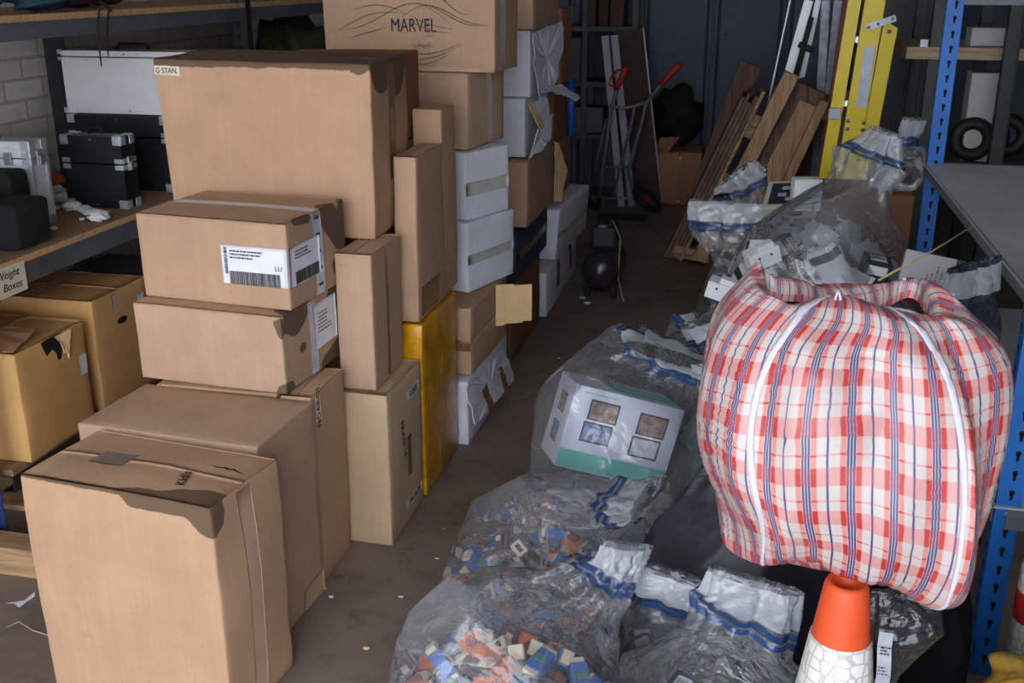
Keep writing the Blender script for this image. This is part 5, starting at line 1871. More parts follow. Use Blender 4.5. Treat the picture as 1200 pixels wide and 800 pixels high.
# ---- bag D: between, dark inside, white mouth strip
bD, PD = bag('clear_plastic_bag', 'low clear bag with a pale flattened mouth between the two front clear bags',
    [[-0.10, 2.20, 0.006, 0.12, 0.08, 0, 2.6], [-0.10, 2.20, 0.08, 0.15, 0.10, 0, 2.4], [-0.10, 2.17, 0.22, 0.14, 0.09, 0, 2.2], [-0.10, 2.14, 0.31, 0.12, 0.04, -8, 2], [-0.09, 2.13, 0.37, 0.115, 0.014, -8, 2]],
    FILM, seed=12, ex=0.05, nu=90, nv=60)
scatter([sb[0], sb[1]], 12, ell((-0.10, 2.19, 0.12), (0.10, 0.06, 0.08)), 18, 0.05,
        'small carton in the low clear bag between the two front bags', 'small carton', 'cartons in the low clear bag', 0.8)
for p_ in sb:
    drop(p_)

# ---- dark sack behind, under the checked bag
def m_cloth(name, col, rough, sc=8):
    return m_plain(name, col, rough, var=0.25, scale=sc, bump=0.2)


DSK = m_plain('slate_polythene', sr(48, 49, 58), 0.5, var=0.3, scale=9, bump=0.1)
dk, PDK = bag('dark_sack', 'dark slate grey sack under the left side of the checked bag', [[0.04, 2.40, 0.006, 0.20, 0.14, 0, 2.5], [0.04, 2.40, 0.08, 0.26, 0.18, 0, 2.4], [0.04, 2.41, 0.24, 0.26, 0.18, 0, 2.3],
         [0.04, 2.43, 0.38, 0.22, 0.15, 0, 2.2], [0.04, 2.45, 0.48, 0.15, 0.10, 0, 2], [0.04, 2.46, 0.53, 0.05, 0.04, 0, 2], [0.04, 2.46, 0.55, 0.004, 0.004, 0, 2]], DSK, seed=21, ex=0.09, cuts=14, cat='sack', mouth=False, amp=0.01)
dk2, _ = bag('black_sack', 'black sack on the floor right of the traffic cone under the checked bag', [[0.36, 2.02, 0.006, 0.10, 0.16, 0, 2.5], [0.36, 2.02, 0.12, 0.13, 0.20, 0, 2.4], [0.36, 2.00, 0.40, 0.14, 0.20, 0, 2.4],
         [0.34, 1.96, 0.60, 0.14, 0.18, 0, 2.4], [0.33, 1.95, 0.67, 0.12, 0.15, 0, 2.2], [0.33, 1.95, 0.695, 0.004, 0.004, 0, 2]], m_plain('black_sack_film', sr(7, 7, 9), 0.85, var=0.3, scale=5, spec=0.08), seed=22, ex=0.04, cat='sack', mouth=False)

# ---- traffic cone
cx, cy = at_z(993, 680, 0.70).x, at_z(993, 680, 0.70).y
cone = thing('traffic_cone', 'orange traffic cone with a white reflective sleeve', 'traffic cone', (cx, cy, 0))
CO = m_plain('orange_cone_rubber', sr(222, 84, 40), 0.5, var=0.06)
t = NT('reflective_sleeve')
v = t.obj(scale=(1, 1, 1))
vo = t.n('ShaderNodeTexVoronoi', feature='DISTANCE_TO_EDGE')
vo.inputs['Scale'].default_value = 45
vo.inputs['Randomness'].default_value = 0.25
t.l(v, vo.inputs['Vector'])
c = t.mix(t.ramp(vo.outputs[0], 0.03, 0.09), sr(186, 184, 180), sr(226, 224, 220))
b = t.bsdf(Base_Color=c, Roughness=0.35)
SLEEVE = t.m
rc = lambda z: 0.035 + (0.70 - z) * 0.128
MB().lathe([(0, 0.03), (rc(0.03) + 0.0, 0.03), (rc(0.2), 0.2), (rc(0.5), 0.5), (rc(0.67), 0.67), (rc(0.69), 0.69), (rc(0.70) - 0.003, 0.70), (rc(0.70) - 0.010, 0.699), (0.018, 0.68), (0.020, 0.6)], n=48).build('cone_body', CO, cone)
MB().lathe([(rc(0.595) + 0.0005, 0.595), (rc(0.595) + 0.003, 0.593), (rc(0.22) + 0.003, 0.22), (rc(0.22) + 0.0005, 0.218)], n=48).build('reflective_sleeve', SLEEVE, cone)
MB().box((0, 0, 0.016), (0.36, 0.36, 0.032)).build('base_plate', BLACK_R, cone, bevel=0.01)

# ---- grey film parcel right of the cone, with a printed tape
gp, PG = bag('grey_film_parcel', 'dark grey film parcel just right of the traffic cone with printed tape on it', [[0.30, 1.63, 0.006, 0.06, 0.05, 0, 2.6], [0.30, 1.63, 0.10, 0.07, 0.055, 0, 2.6], [0.30, 1.63, 0.40, 0.07, 0.055, 0, 2.6], [0.295, 1.635, 0.60, 0.062, 0.04, 0, 2.3], [0.29, 1.64, 0.68, 0.055, 0.010, 0, 2]],
    m_film('smoke_film', tint=(0.25, 0.26, 0.3), milk=0.3, milk_col=(0.12, 0.12, 0.14), header=False), nu=70, nv=60, seed=31, mouth=False, cat='parcel')
x0_, y0_ = at_z(1026, 760, 0.55).x, 1.57
tp = thing('label_tape', 'strip of printed silver labels hanging beside the traffic cone', 'label strip', (x0_, y0_, 0.28))
pts = [Vector((0.002 * math.sin(k * 1.3), 0.003 * math.sin(k), k * 0.026)) for k in range(15)]
mb = MB()
for a, b2 in zip(pts, pts[1:]):
    mb.bar(a, b2, 0.022, 0.001, up=(0, 1, 0))
mb.build('backing_strip', m_plain('silver_backing', sr(176, 180, 192), 0.3, metal=0.3), tp)
for k in range(9):
    text_lines(tp, Matrix.Translation((0, -0.003, 0.035 + k * 0.038)) @ Euler((PI / 2, 0, 0)).to_matrix().to_4x4(), 0.016, 3, 0.004, k, INK, 'print')
q = at_z(1062, 722, 0.62)
tg = thing('paper_tag', 'silver printed tag sticking out under the checked bag right of the cone', 'tag', (q.x, q.y, 0.615))
MB().box((0, 0, 0), (0.055, 0.05, 0.001), (0.5, 0.1, 0.5)).build('tag', m_plain('silver_card', sr(150, 154, 164), 0.35, metal=0.2), tg)
text_lines(tg, Euler((0.5, 0.1, 0.5)).to_matrix().to_4x4() @ Matrix.Translation((0, 0.012, 0.001)), 0.035, 3, 0.005, 4, INK, 'print')

# ---------------------------------------------------------------- the checked laundry bag
t = NT('woven_check')
U = t.n('ShaderNodeAttribute', attribute_name='cu').outputs['Fac']
V = t.n('ShaderNodeAttribute', attribute_name='cv').outputs['Fac']
fu = t.math('FRACT', t.math('DIVIDE', U, 0.0675))
fv = t.math('FRACT', t.math('DIVIDE', V, 0.070))


def band(f, a, b2):
    return t.math('MULTIPLY', t.math('GREATER_THAN', f, a), t.math('LESS_THAN', f, b2))


tw = 0.0016
diag = t.math('FRACT', t.math('DIVIDE', t.math('ADD', U, V), tw * 1.6))
hatch = t.math('GREATER_THAN', diag, 0.5)
zig = t.math('MULTIPLY', t.math('PINGPONG', t.math('DIVIDE', V, 0.0035), 0.5), 0.05)
fz = t.math('ADD', fu, t.math('SUBTRACT', zig, 0.0125))
fy_ = t.math('ADD', fu, t.math('SUBTRACT', t.math('MULTIPLY', t.math('PINGPONG', t.math('DIVIDE', V, 0.0045), 0.5), 0.07), 0.0175))
red = t.math('ADD', band(fy_, 0.04, 0.17), band(fy_, 0.39, 0.52), clamp=True)
blue = t.math('ADD', t.math('ADD', band(fz, 0.185, 0.235), band(fz, 0.255, 0.305)), t.math('ADD', band(fz, 0.325, 0.375), band(fz, 0.735, 0.785)), clamp=True)
pinkband = t.math('ADD', band(fv, 0.0, 0.40), band(fv, 0.63, 0.67), clamp=True)
WH_, RD_, PK_, BL_ = sr(200, 190, 188), sr(190, 50, 44), sr(214, 130, 122), sr(52, 66, 120)
ground = t.mix(t.math('MULTIPLY', pinkband, hatch), WH_, sr(214, 96, 88))
redc = t.mix(t.math('MULTIPLY', t.math('SUBTRACT', 1.0, pinkband), hatch), RD_, sr(226, 180, 172))
redc = t.mix(t.math('MULTIPLY', pinkband, 0.0), redc, RD_)
c = t.mix(red, ground, redc)
blc = t.mix(t.math('MULTIPLY', pinkband, hatch), BL_, sr(140, 70, 110))
c = t.mix(blue, c, blc)
nzz = t.noise(5, 4, 0.6, t.obj())
c = t.mix(t.math('MULTIPLY', t.ramp(nzz, 0.5, 0.8), 0.25), c, sr(206, 190, 184))
b = t.bsdf(Base_Color=c, Roughness=0.42)
b.inputs['Coat Weight'].default_value = 0.25
b.inputs['Coat Roughness'].default_value = 0.2
wv_ = t.math('ADD', t.math('SINE', t.math('MULTIPLY', U, 2600)), t.math('SINE', t.math('MULTIPLY', V, 2600)))
nz4 = t.noise(22, 4, 0.6, t.obj(), 0.5)
t.l(t.bump(t.math('ADD', t.math('MULTIPLY', wv_, 0.03), nz4), 0.35, 0.008), b.inputs['Normal'])
CHECK = t.m
bz = 0.697
ctrl = [[0.25, 1.76, bz, 0.13, 0.10, -6, 3.5], [0.25, 1.755, bz + 0.012, 0.195, 0.15, -6, 4.5], [0.245, 1.75, bz + 0.08, 0.228, 0.175, -6, 4.0], [0.24, 1.75, bz + 0.18, 0.250, 0.19, -6, 3.4],
        [0.235, 1.755, bz + 0.28, 0.250, 0.185, -6, 3.2], [0.23, 1.76, bz + 0.37, 0.236, 0.16, -6, 3.0], [0.225, 1.765, bz + 0.42, 0.205, 0.12, -6, 2.6],
        [0.22, 1.765, bz + 0.437, 0.18, 0.095, -6, 2.4], [0.22, 1.765, bz + 0.435, 0.165, 0.055, -6, 2.2], [0.22, 1.765, bz + 0.395, 0.16, 0.030, -6, 2.0]]
for _r in ctrl:
    _r[0] -= 0.054
    _r[3] *= 0.925
P = loft(ctrl, 190, 140, True)
for _i in range(140):
    P[_i, :, 2] -= np.clip(P[_i, :, 0] - 0.22, 0, 1) * 0.09 * (_i / 139) ** 2 + np.clip(P[_i, :, 0] - 0.24, 0, 1) * 0.30 * (1 - _i / 139) ** 1.5 + np.clip(0.12 - P[_i, :, 0], 0, 1) * 0.12 * (1 - _i / 139) ** 1.5
    P[_i, :, 2] += np.clip(0.16 - P[_i, :, 0], 0, 1) * 0.10 * (_i / 139) ** 3
# sag lines and big soft folds in the target shape
nvb, nub, _ = P.shape
def waves(Q, freq, seed, n=9):
    r = np.random.default_rng(seed)
    out = np.zeros_like(Q)
    for _ in range(n):
        k = r.normal(size=3)
        k = k / np.linalg.norm(k) * freq * r.uniform(0.6, 1.4)
        out += r.normal(size=3) * np.sin(Q @ k + r.uniform(0, 6.3))[:, :, None]
    return out / n ** 0.5


ramp_ = np.clip(np.arange(nvb) / 8.0, 0, 1)[:, None, None]
P = P + (waves(P, 17.0, 11) * 0.017 + waves(P * np.array([1, 1, 0.5]), 46.0, 12) * 0.0085) * ramp_
_th = np.arange(nub) / nub * 2 * PI
_top = np.clip((np.arange(nvb) - 96) / 34.0, 0, 1)[:, None]
P[:, :, 2] += _top * (0.022 * np.sin(3 * _th + 0.6) + 0.014 * np.sin(5 * _th + 2.0))[None, :]
P[:, :, 1] += _top * (0.018 * np.sin(4 * _th + 1.0))[None, :]
X = crumple(P, ex=0.085, it=130, seed=44, hold=0.10, amp=0.008, floor=bz - 0.08)
X[:, :, 0] = (X[:, :, 0] - 0.2) * 1.015 + 0.2 + 0.007
X[:, :, 2] = (X[:, :, 2] - 0.95) * 1.04 + 0.955
s_, cu_, per_ = arclen(P)
cuS = (cu_ / per_[:, None] * 1.62 + 0.81) % 1.62
chk = thing('checked_laundry_bag', 'big red, white and blue checked laundry bag on the heap at the right', 'laundry bag', (0.26, 1.76, float(X[:, :, 2].min())))
base = chk.location.copy()
body = grid_obj('body', X, CHECK, extra={'cu': cuS, 'cv': s_[:, None] * np.ones((1, nub))}, base=base)
body.parent = chk
body.location = (0, 0, 0)
PIP = m_plain('white_webbing', sr(214, 208, 222), 0.6, var=0.04, scale=60, bump=0.3)


def strip_on(X, j0, w, i0, i1, name, off=0.0015, mat=PIP, drift=0.0, parent=None):
    """webbing that follows columns of the bag's cloth"""
    vs, fs = [], []
    n = 0
    for i in range(i0, i1):
        jc = j0 + drift * (i - i0) / (i1 - i0)
        row = []
        for k, dj in enumerate((-w, -w / 3, w / 3, w)):
            jj = (jc + dj) % nub
            a, b2 = int(jj) % nub, (int(jj) + 1) % nub
            f = jj - int(jj)
            p = X[i, a] * (1 - f) + X[i, b2] * f
            du = X[i, (a + 3) % nub] - X[i, (a - 3) % nub]
            dv = X[min(i + 2, nvb - 1), a] - X[max(i - 2, 0), a]
            nn = np.cross(du, dv)
            nn /= np.linalg.norm(nn) + 1e-9
            row.append(p + nn * (off if k in (1, 2) else off * 0.5) - np.array(base))
        vs += row
        n += 1
    fs = [(i * 4 + k, i * 4 + k + 1, (i + 1) * 4 + k + 1, (i + 1) * 4 + k) for i in range(n - 1) for k in range(3)]
    o = MB().add(vs, fs, True).build(name, mat, parent or chk)
    so = o.modifiers.new('solid', 'SOLIDIFY')
    so.thickness = 0.0015
    return o


strip_on(X, nub - 15, 1.2, 10, 128, 'webbing_strap', drift=8)
strip_on(X, 17, 1.0, 10, 128, 'webbing_strap', drift=-6)
strip_on(X, nub / 2 - 16, 0.9, 10, 126, 'webbing_strap')
strip_on(X, nub / 2 + 16, 0.9, 10, 126, 'webbing_strap')
# bottom piping
vs = [Vector((X[7, j] - np.array(base)).tolist()) for j in range(0, nub, 2)]
MB().tube(vs + [vs[0]], 0.0045, 8, cap=False).build('piping', PIP, chk)
# zip along the top
jl = [int(nub * 0.25 + k * nub * 0.5 / 24) for k in range(25)]
zl_ = [Vector(((X[-1, j % nub] + X[-1, (nub // 2 - j) % nub]) / 2 - np.array(base)).tolist()) + Vector((0, 0, 0.004)) for j in jl]
MB().tube(zl_, 0.005, 6).build('zip', PIP, chk)
zp_ = Vector((X[118, nub - 4] - np.array(base)).tolist())
MB().tube([zp_ + Vector((0, -0.008, 0.012)), zp_ + Vector((-0.004, -0.012, 0.0)), zp_ + Vector((0, -0.012, -0.014)), zp_ + Vector((0.004, -0.012, 0.0)), zp_ + Vector((0, -0.008, 0.012))], 0.0022, 6).build('zip_pull', PIP, chk)
a, b2 = at_y(1030, 328, 1.95), at_y(1138, 266, 2.75)
o = MB().tube([a, a.lerp(b2, 0.5) + Vector((0, 0, -0.004)), b2], 0.0022, 6).build('string', m_plain('pale_yellow_cord', sr(206, 204, 140), 0.6))
tag(o, 'thin pale yellow cord stretched from the checked bag to the grey steel shelf', 'cord')

# ---------------------------------------------------------------- heap behind
# product carton with photos in a clear bag
pc = thing('product_carton', 'white and green product carton with small photos, inside a clear bag', 'product carton')
S = (0.34, 0.20, 0.25)
WG = m_plain('glossy_white_card', sr(226, 226, 240), 0.35, var=0.02)
MINT = m_plain('mint_green_print', sr(120, 206, 190), 0.35, var=0.04)
PH = [m_plain('photo_print_a', sr(160, 134, 122), 0.4, var=0.5, scale=50), m_plain('photo_print_b', sr(120, 140, 176), 0.4, var=0.5, scale=60), m_plain('photo_print_c', sr(206, 206, 214), 0.4, var=0.2, scale=50), m_plain('photo_frame_print', sr(80, 70, 70), 0.4)]
MB().box((0, 0, 0), S).build('body', WG, pc, bevel=0.003)
fy = -S[1] / 2
MB().box((0, fy - 0.0008, -0.095), (0.338, 0.001, 0.055)).build('green_band', MINT, pc)
MB().box((0.06, 0, S[2] / 2 + 0.0008), (0.21, 0.14, 0.001)).build('green_band', MINT, pc)
for (x, z, w_, h_, m_) in ((-0.07, 0.062, 0.085, 0.055, 0), (-0.075, -0.005, 0.085, 0.055, 1), (0.085, 0.055, 0.085, 0.060, 0), (0.08, -0.015, 0.085, 0.055, 2)):
    f_ = MB().box((x, fy - 0.0012, z), (w_ + 0.006, 0.001, h_ + 0.006)).build('photo', PH[3], pc)
    MB().box((x, fy - 0.0020, z), (w_ - 0.004, 0.001, h_ - 0.004)).build('picture', PH[m_], f_)
for z in (0.05, -0.04):
    f_ = MB().box((-S[0] / 2 - 0.0012, 0, z), (0.001, 0.07, 0.06)).build('photo', PH[3], pc)
    MB().box((-S[0] / 2 - 0.0020, 0, z), (0.001, 0.06, 0.05)).build('picture', PH[0 if z > 0 else 1], f_)
text_lines(pc, Matrix.Translation((-0.09, fy - 0.002, 0.108)) @ Euler((PI / 2, 0, 0)).to_matrix().to_4x4(), 0.10, 1, 0.007, 6, MINT, 'small_print')
cpt = at_y(712, 515, 2.88)
pc.location = (cpt.x, cpt.y + 0.08, cpt.z)
pc.rotation_euler = (math.radians(-9), math.radians(17), math.radians(20))
pc2 = Carton('product_carton', 'plain white carton lying under the photo carton in the clear bag', (-0.235, 2.82, 0.0), -12, 0.30, 0.30, 0.115, m_plain('white_board', sr(210, 212, 220), 0.5), seed=501, flaps=None, cat='carton')

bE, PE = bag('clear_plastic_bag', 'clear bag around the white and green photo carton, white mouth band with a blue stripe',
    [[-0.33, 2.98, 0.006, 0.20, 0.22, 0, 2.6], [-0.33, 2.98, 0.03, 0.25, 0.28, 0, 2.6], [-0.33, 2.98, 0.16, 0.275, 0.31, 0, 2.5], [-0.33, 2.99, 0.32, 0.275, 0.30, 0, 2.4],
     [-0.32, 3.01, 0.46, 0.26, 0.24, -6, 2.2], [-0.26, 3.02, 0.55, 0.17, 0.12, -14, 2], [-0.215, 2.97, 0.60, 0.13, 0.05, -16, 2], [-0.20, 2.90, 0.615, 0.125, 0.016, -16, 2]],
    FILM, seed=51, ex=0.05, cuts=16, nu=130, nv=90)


def zbag(label, pts, mat=FILM, seed=0, ex=0.06, nu=100, nv=72, turn=0, **k):
    """pts rows: px, py, Y, rx, ry, turn"""
    rows = []
    for (px, py, Yq, rx, ry, tn) in pts:
        q = at_y(px, py, Yq)
        rows.append([q.x, q.y, max(q.z, 0.006), rx, ry, tn, 2.4])
    return bag('clear_plastic_bag', label, rows, mat, seed=seed, ex=ex, nu=nu, nv=nv, **k)


bL, _ = bag('clear_plastic_bag', 'slack clear bag between the photo carton and the checked bag',
    [[0.06, 2.76, 0.006, 0.14, 0.10, 0, 2.5], [0.06, 2.76, 0.05, 0.18, 0.13, 0, 2.5], [0.05, 2.77, 0.28, 0.18, 0.13, 0, 2.4], [0.03, 2.78, 0.46, 0.15, 0.11, 0, 2.2], [0.0, 2.78, 0.58, 0.10, 0.06, 0, 2], [-0.02, 2.76, 0.64, 0.085, 0.03, 0, 2], [-0.03, 2.74, 0.67, 0.09, 0.014, 0, 2]],
    FILM_M, seed=58, nu=100, nv=72, ex=0.08)
# F: behind E, mouth at (790, 340)
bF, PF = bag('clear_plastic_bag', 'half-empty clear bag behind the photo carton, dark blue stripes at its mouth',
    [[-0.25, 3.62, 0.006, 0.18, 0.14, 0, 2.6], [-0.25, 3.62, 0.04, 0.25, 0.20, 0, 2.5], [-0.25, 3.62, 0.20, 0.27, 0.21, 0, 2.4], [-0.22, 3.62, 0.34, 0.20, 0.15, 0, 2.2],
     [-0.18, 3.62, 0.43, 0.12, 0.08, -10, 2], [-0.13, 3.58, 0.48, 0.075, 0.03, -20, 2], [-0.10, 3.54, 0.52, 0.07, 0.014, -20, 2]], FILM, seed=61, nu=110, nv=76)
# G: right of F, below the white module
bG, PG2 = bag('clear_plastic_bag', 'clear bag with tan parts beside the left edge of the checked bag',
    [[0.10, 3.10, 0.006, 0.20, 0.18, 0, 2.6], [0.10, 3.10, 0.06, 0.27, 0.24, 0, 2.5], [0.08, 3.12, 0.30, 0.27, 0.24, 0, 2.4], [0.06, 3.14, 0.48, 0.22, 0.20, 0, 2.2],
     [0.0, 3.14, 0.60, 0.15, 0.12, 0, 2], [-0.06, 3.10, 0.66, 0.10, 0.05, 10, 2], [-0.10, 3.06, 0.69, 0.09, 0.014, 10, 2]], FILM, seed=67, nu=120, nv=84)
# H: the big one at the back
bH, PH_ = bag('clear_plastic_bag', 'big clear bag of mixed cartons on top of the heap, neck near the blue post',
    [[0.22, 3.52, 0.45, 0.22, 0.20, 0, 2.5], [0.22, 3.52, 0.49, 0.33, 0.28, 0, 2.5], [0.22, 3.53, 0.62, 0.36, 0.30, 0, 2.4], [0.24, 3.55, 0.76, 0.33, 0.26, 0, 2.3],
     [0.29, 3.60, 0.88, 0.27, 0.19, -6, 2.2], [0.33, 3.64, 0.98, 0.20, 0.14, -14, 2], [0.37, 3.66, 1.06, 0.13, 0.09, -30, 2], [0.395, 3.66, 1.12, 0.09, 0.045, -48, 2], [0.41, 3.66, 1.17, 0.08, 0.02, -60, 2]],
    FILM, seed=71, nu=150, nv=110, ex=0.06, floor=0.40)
# under H: a grounded bag
bI, PI_ = bag('clear_plastic_bag', 'bulky grey-tinted bag at the bottom of the heap under the big clear bag',
    [[0.25, 3.62, 0.006, 0.24, 0.22, 0, 2.6], [0.25, 3.62, 0.05, 0.32, 0.28, 0, 2.5], [0.25, 3.62, 0.22, 0.33, 0.29, 0, 2.5], [0.25, 3.62, 0.38, 0.28, 0.24, 0, 2.3], [0.25, 3.62, 0.44, 0.12, 0.10, 0, 2], [0.25, 3.62, 0.455, 0.004, 0.004, 0, 2]],
    FILM_G, seed=73, mouth=False, nu=90, nv=60)
# J: the one with the wide flat mouth
m0, m1 = at_y(808, 243, 4.05), at_y(930, 243, 4.05)
mw = (m1 - m0).length / 2
mc_ = (m0 + m1) / 2
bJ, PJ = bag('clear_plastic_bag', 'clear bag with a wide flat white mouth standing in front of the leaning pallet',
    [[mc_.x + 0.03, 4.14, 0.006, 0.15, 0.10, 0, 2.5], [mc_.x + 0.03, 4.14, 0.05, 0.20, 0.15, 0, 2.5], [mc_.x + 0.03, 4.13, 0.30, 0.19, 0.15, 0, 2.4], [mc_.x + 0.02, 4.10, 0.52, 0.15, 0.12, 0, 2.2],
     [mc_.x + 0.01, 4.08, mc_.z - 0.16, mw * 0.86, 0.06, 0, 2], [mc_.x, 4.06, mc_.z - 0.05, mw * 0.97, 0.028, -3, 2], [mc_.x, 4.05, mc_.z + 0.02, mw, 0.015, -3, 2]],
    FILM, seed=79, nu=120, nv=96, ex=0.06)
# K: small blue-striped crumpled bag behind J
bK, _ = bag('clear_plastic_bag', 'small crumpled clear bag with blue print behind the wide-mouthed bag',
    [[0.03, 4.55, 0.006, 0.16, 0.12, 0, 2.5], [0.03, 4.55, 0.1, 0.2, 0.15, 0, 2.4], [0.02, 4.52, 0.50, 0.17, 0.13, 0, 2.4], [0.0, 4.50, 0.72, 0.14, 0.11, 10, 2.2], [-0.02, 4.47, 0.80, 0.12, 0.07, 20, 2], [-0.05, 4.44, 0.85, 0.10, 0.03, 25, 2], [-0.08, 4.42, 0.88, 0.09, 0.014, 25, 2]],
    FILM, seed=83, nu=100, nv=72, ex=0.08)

# contents
pm = [small_box('small_carton', (0.10, 0.05, 0.04), WBX, GBX), small_box('small_carton', (0.11, 0.06, 0.05), GBX, WBX, DBX), small_box('small_carton', (0.07, 0.07, 0.05), DBX, WBX),
      small_box('small_carton', (0.13, 0.08, 0.035), WBX, None, DBX), module(WBX, DBX), module(GBX, YBX)]
scatter([pm[0], pm[1], pm[2], pm[3], pm[4], pm[2], pm[5]], 74, ell((0.22, 3.52, 0.60), (0.28, 0.22, 0.26), 0.30, 0.98, 0.50), 9, 0.078,
        'small white, grey or black carton in the big clear bag on top of the heap', 'small carton', 'cartons in the big clear bag', sc=1.2)
scatter([pm[4], pm[0], pm[2], pm[5]], 34, ell((0.07, 3.10, 0.30), (0.21, 0.18, 0.25), 0.3, 0.98, 0.06), 10, 0.085,
        'small carton or module in the clear bag beside the checked bag', 'small carton', 'contents of the bag beside the checked bag')
scatter([pm[2], pm[5], pm[1]], 18, ell((-0.25, 3.62, 0.14), (0.19, 0.14, 0.12), 0.0, 0.98, 0.05), 14, 0.085,
        'small carton in the half-empty clear bag behind the photo carton', 'small carton', 'contents of the half-empty clear bag')
scatter([pm[2], pm[1]], 16, ell((mc_.x + 0.03, 4.13, 0.22), (0.12, 0.09, 0.2), 0.0, 0.98, 0.05), 15, 0.08,
        'small carton low in the wide-mouthed clear bag', 'small carton', 'contents of the wide-mouthed bag')
scatter([pm[2], pm[1], pm[0]], 26, ell((0.25, 3.62, 0.2), (0.24, 0.2, 0.17), 0.3, 0.98, 0.05), 16, 0.085,
        'small carton in the grey-tinted bag at the bottom of the heap', 'small carton', 'contents of the grey-tinted bag')
# loose white module seen by the checked bag
for i, (x, y, Yq, lab) in enumerate(((848, 340, 3.2, 'large white switch module left of the top of the checked bag'), (893, 300, 3.3, 'pale module under the film just above the checked bag'))):
    q = at_y(x, y, Yq)
    root = thing('switch_module', lab, 'switch module', q)
    MB().box((0, 0, 0), (0.10, 0.06, 0.055)).build('housing', WBX, root, bevel=0.003)
    MB().box((0.01, -0.01, 0.036), (0.055, 0.03, 0.018)).build('rocker', WBX, root, bevel=0.002)
    for xx in (-0.02, 0.02):
        mb = MB().lathe([(0.004, 0), (0.004, 0.001), (0, 0.001)], n=10)
        mb.v = [(v[0] + xx, -v[2] - 0.0305, v[1] + 0.01) for v in mb.v]
        mb.build('screw', STEEL_D, root)
    root.rotation_euler = (0.1, 0.25 - i * 0.6, -0.1 + i * 0.5)
for p_ in pm:
    drop(p_)
# beige meter with dark panel
q0 = at_y(905, 232, 3.95)
mt = thing('beige_meter', 'beige instrument with a dark key panel lying on the heap before the ladder', 'instrument', (at_y(928, 235, 4.0).x, 4.02, at_y(928, 235, 4.0).z))
BEI = m_plain('beige_plastic', sr(178, 170, 156), 0.5, var=0.04)
MB().box((0, 0, 0), (0.19, 0.16, 0.055)).build('housing', BEI, mt, bevel=0.006)
MB().box((0.0, 0.0, 0.029), (0.15, 0.12, 0.004)).build('key_panel', m_plain('dark_panel', sr(36, 42, 54), 0.35), mt, bevel=0.001)
for (x, y) in ((-0.03, -0.01), (0.025, -0.01), (0.0, -0.035), (-0.02, 0.03)):
    MB().box((x, y, 0.032), (0.03, 0.018, 0.003)).build('key', m_plain('pale_key', sr(150, 156, 166), 0.5) if 'pale_key' not in bpy.data.materials else bpy.data.materials['pale_key'], mt, bevel=0.001)
MB().box((0.03, -0.081, 0.0), (0.04, 0.004, 0.02)).build('socket', STEEL_D, mt)
mt.rotation_euler = (math.radians(28), math.radians(-6), math.radians(-12))
bx = Carton('white_box', 'small white carton standing beside the beige instrument on the heap', (at_y(962, 250, 3.9).x, 3.93, at_y(962, 250, 3.9).z), -8, 0.10, 0.07, 0.115, WBX, seed=555, flaps=None)

# printed carton leaning behind the checked bag, right
gcn = thing('printed_carton', 'grey printed carton with a black stripe standing behind the right of the checked bag', 'carton', (0.46, 2.98, 0.42))
MB().box((0, 0, 0.25), (0.22, 0.10, 0.50)).build('body', m_plain('grey_print_card', sr(158, 160, 164), 0.55, var=0.05), gcn, bevel=0.003)
MB().box((0.04, -0.0508, 0.25), (0.03, 0.001, 0.50)).build('black_stripe', INK, gcn)
text_lines(gcn, Matrix.Translation((-0.04, -0.052, 0.42)) @ Euler((PI / 2, 0, 0)).to_matrix().to_4x4() @ Matrix.Rotation(PI / 2, 4, 'Z'), 0.10, 7, 0.008, 3, INK_F, 'small_print')
text_lines(gcn, Matrix.Translation((0.075, -0.052, 0.44)) @ Euler((PI / 2, 0, 0)).to_matrix().to_4x4(), 0.04, 4, 0.012, 3, INK, 'small_print')
gcn.rotation_euler = (math.radians(-14), math.radians(8), math.radians(-8))
Carton('cardboard_box', 'brown box low behind the checked bag carrying the printed carton', (0.585, 2.92, 0), 0, 0.25, 0.28, 0.41, CARD_B, seed=556, flaps=None)
# navy antistatic bag
nb, _ = bag('antistatic_bag', 'dark navy bag with a pale folded edge at the front of the grey steel shelf',
    [[0.50, 2.60, 0.72, 0.03, 0.03, 30, 2], [0.50, 2.60, 0.74, 0.09, 0.06, 30, 2.2], [0.50, 2.59, 0.82, 0.115, 0.065, 30, 2.2], [0.505, 2.58, 0.90, 0.11, 0.05, 35, 2.2], [0.51, 2.57, 0.96, 0.10, 0.03, 40, 2], [0.515, 2.56, 1.02, 0.095, 0.012, 45, 2]],
    FILM_N, seed=91, nu=90, nv=64, ex=0.05, floor=0.7, cat='bag')
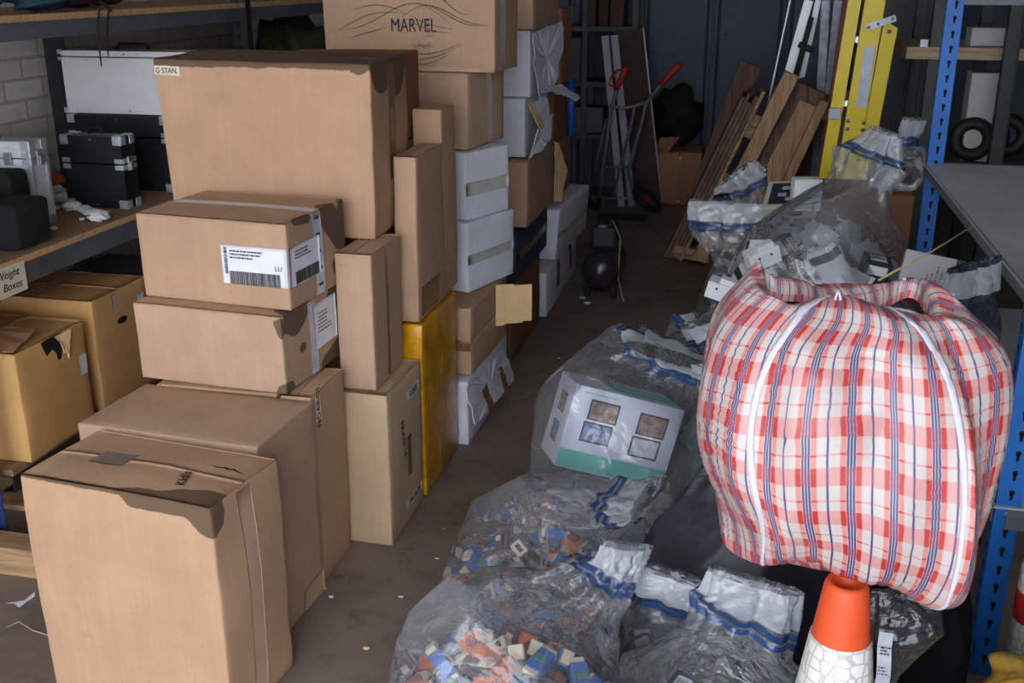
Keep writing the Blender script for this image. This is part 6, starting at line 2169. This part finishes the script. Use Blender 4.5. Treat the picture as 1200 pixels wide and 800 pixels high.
# small bag behind the twisted neck
q = at_y(1064, 160, 4.3)
sp, _ = bag('clear_plastic_bag', 'little clear sachet behind the twisted neck, left of the blue post',
    [[q.x - 0.03, 4.35, q.z - 0.20, 0.09, 0.07, 20, 2.2], [q.x - 0.02, 4.34, q.z - 0.12, 0.12, 0.08, 20, 2.2], [q.x, 4.32, q.z - 0.04, 0.07, 0.04, 25, 2], [q.x + 0.01, 4.31, q.z + 0.02, 0.045, 0.02, 25, 2], [q.x + 0.02, 4.30, q.z + 0.07, 0.05, 0.012, 25, 2]],
    FILM, seed=97, nu=60, nv=48, floor=0.5)
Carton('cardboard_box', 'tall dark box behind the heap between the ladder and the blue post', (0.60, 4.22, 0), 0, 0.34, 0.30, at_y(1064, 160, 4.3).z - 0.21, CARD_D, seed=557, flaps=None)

# ---------------------------------------------------------------- yellow sack and striped post, bottom right
YS = m_plain('dirty_yellow_sack', sr(206, 160, 60), 0.6, var=0.15, scale=7, dirt=sr(120, 96, 70))
ysk, _ = bag('yellow_sack', 'dirty yellow sack in the bottom right corner at the foot of the blue post',
    [[0.60, 1.76, 0.006, 0.14, 0.14, 20, 2.4], [0.60, 1.76, 0.05, 0.18, 0.18, 20, 2.3], [0.60, 1.76, 0.24, 0.18, 0.18, 20, 2.3], [0.60, 1.76, 0.38, 0.165, 0.16, 20, 2.2], [0.60, 1.76, 0.45, 0.12, 0.11, 20, 2], [0.60, 1.76, 0.475, 0.004, 0.004, 20, 2]],
    YS, seed=101, nu=100, nv=60, cat='sack', mouth=False, ex=0.05)
q = at_z(1200, 745, 0.30)
rp = thing('striped_barrier_post', 'white reflective post with a red band at the right edge behind the yellow sack', 'barrier post', (q.x + 0.045, 2.24, 0))
MB().lathe([(0, 0), (0.052, 0), (0.052, 0.42), (0.05, 0.43), (0.03, 0.50), (0, 0.51)], n=32).build('post_body', SLEEVE, rp)
MB().lathe([(0.0525, 0.30), (0.0535, 0.301), (0.0535, 0.37), (0.0525, 0.371)], n=32).build('red_band', RED, rp)
MB().lathe([(0, 0), (0.12, 0), (0.12, 0.02), (0.06, 0.035), (0.053, 0.035)], n=32).build('base', BLACK_R, rp)
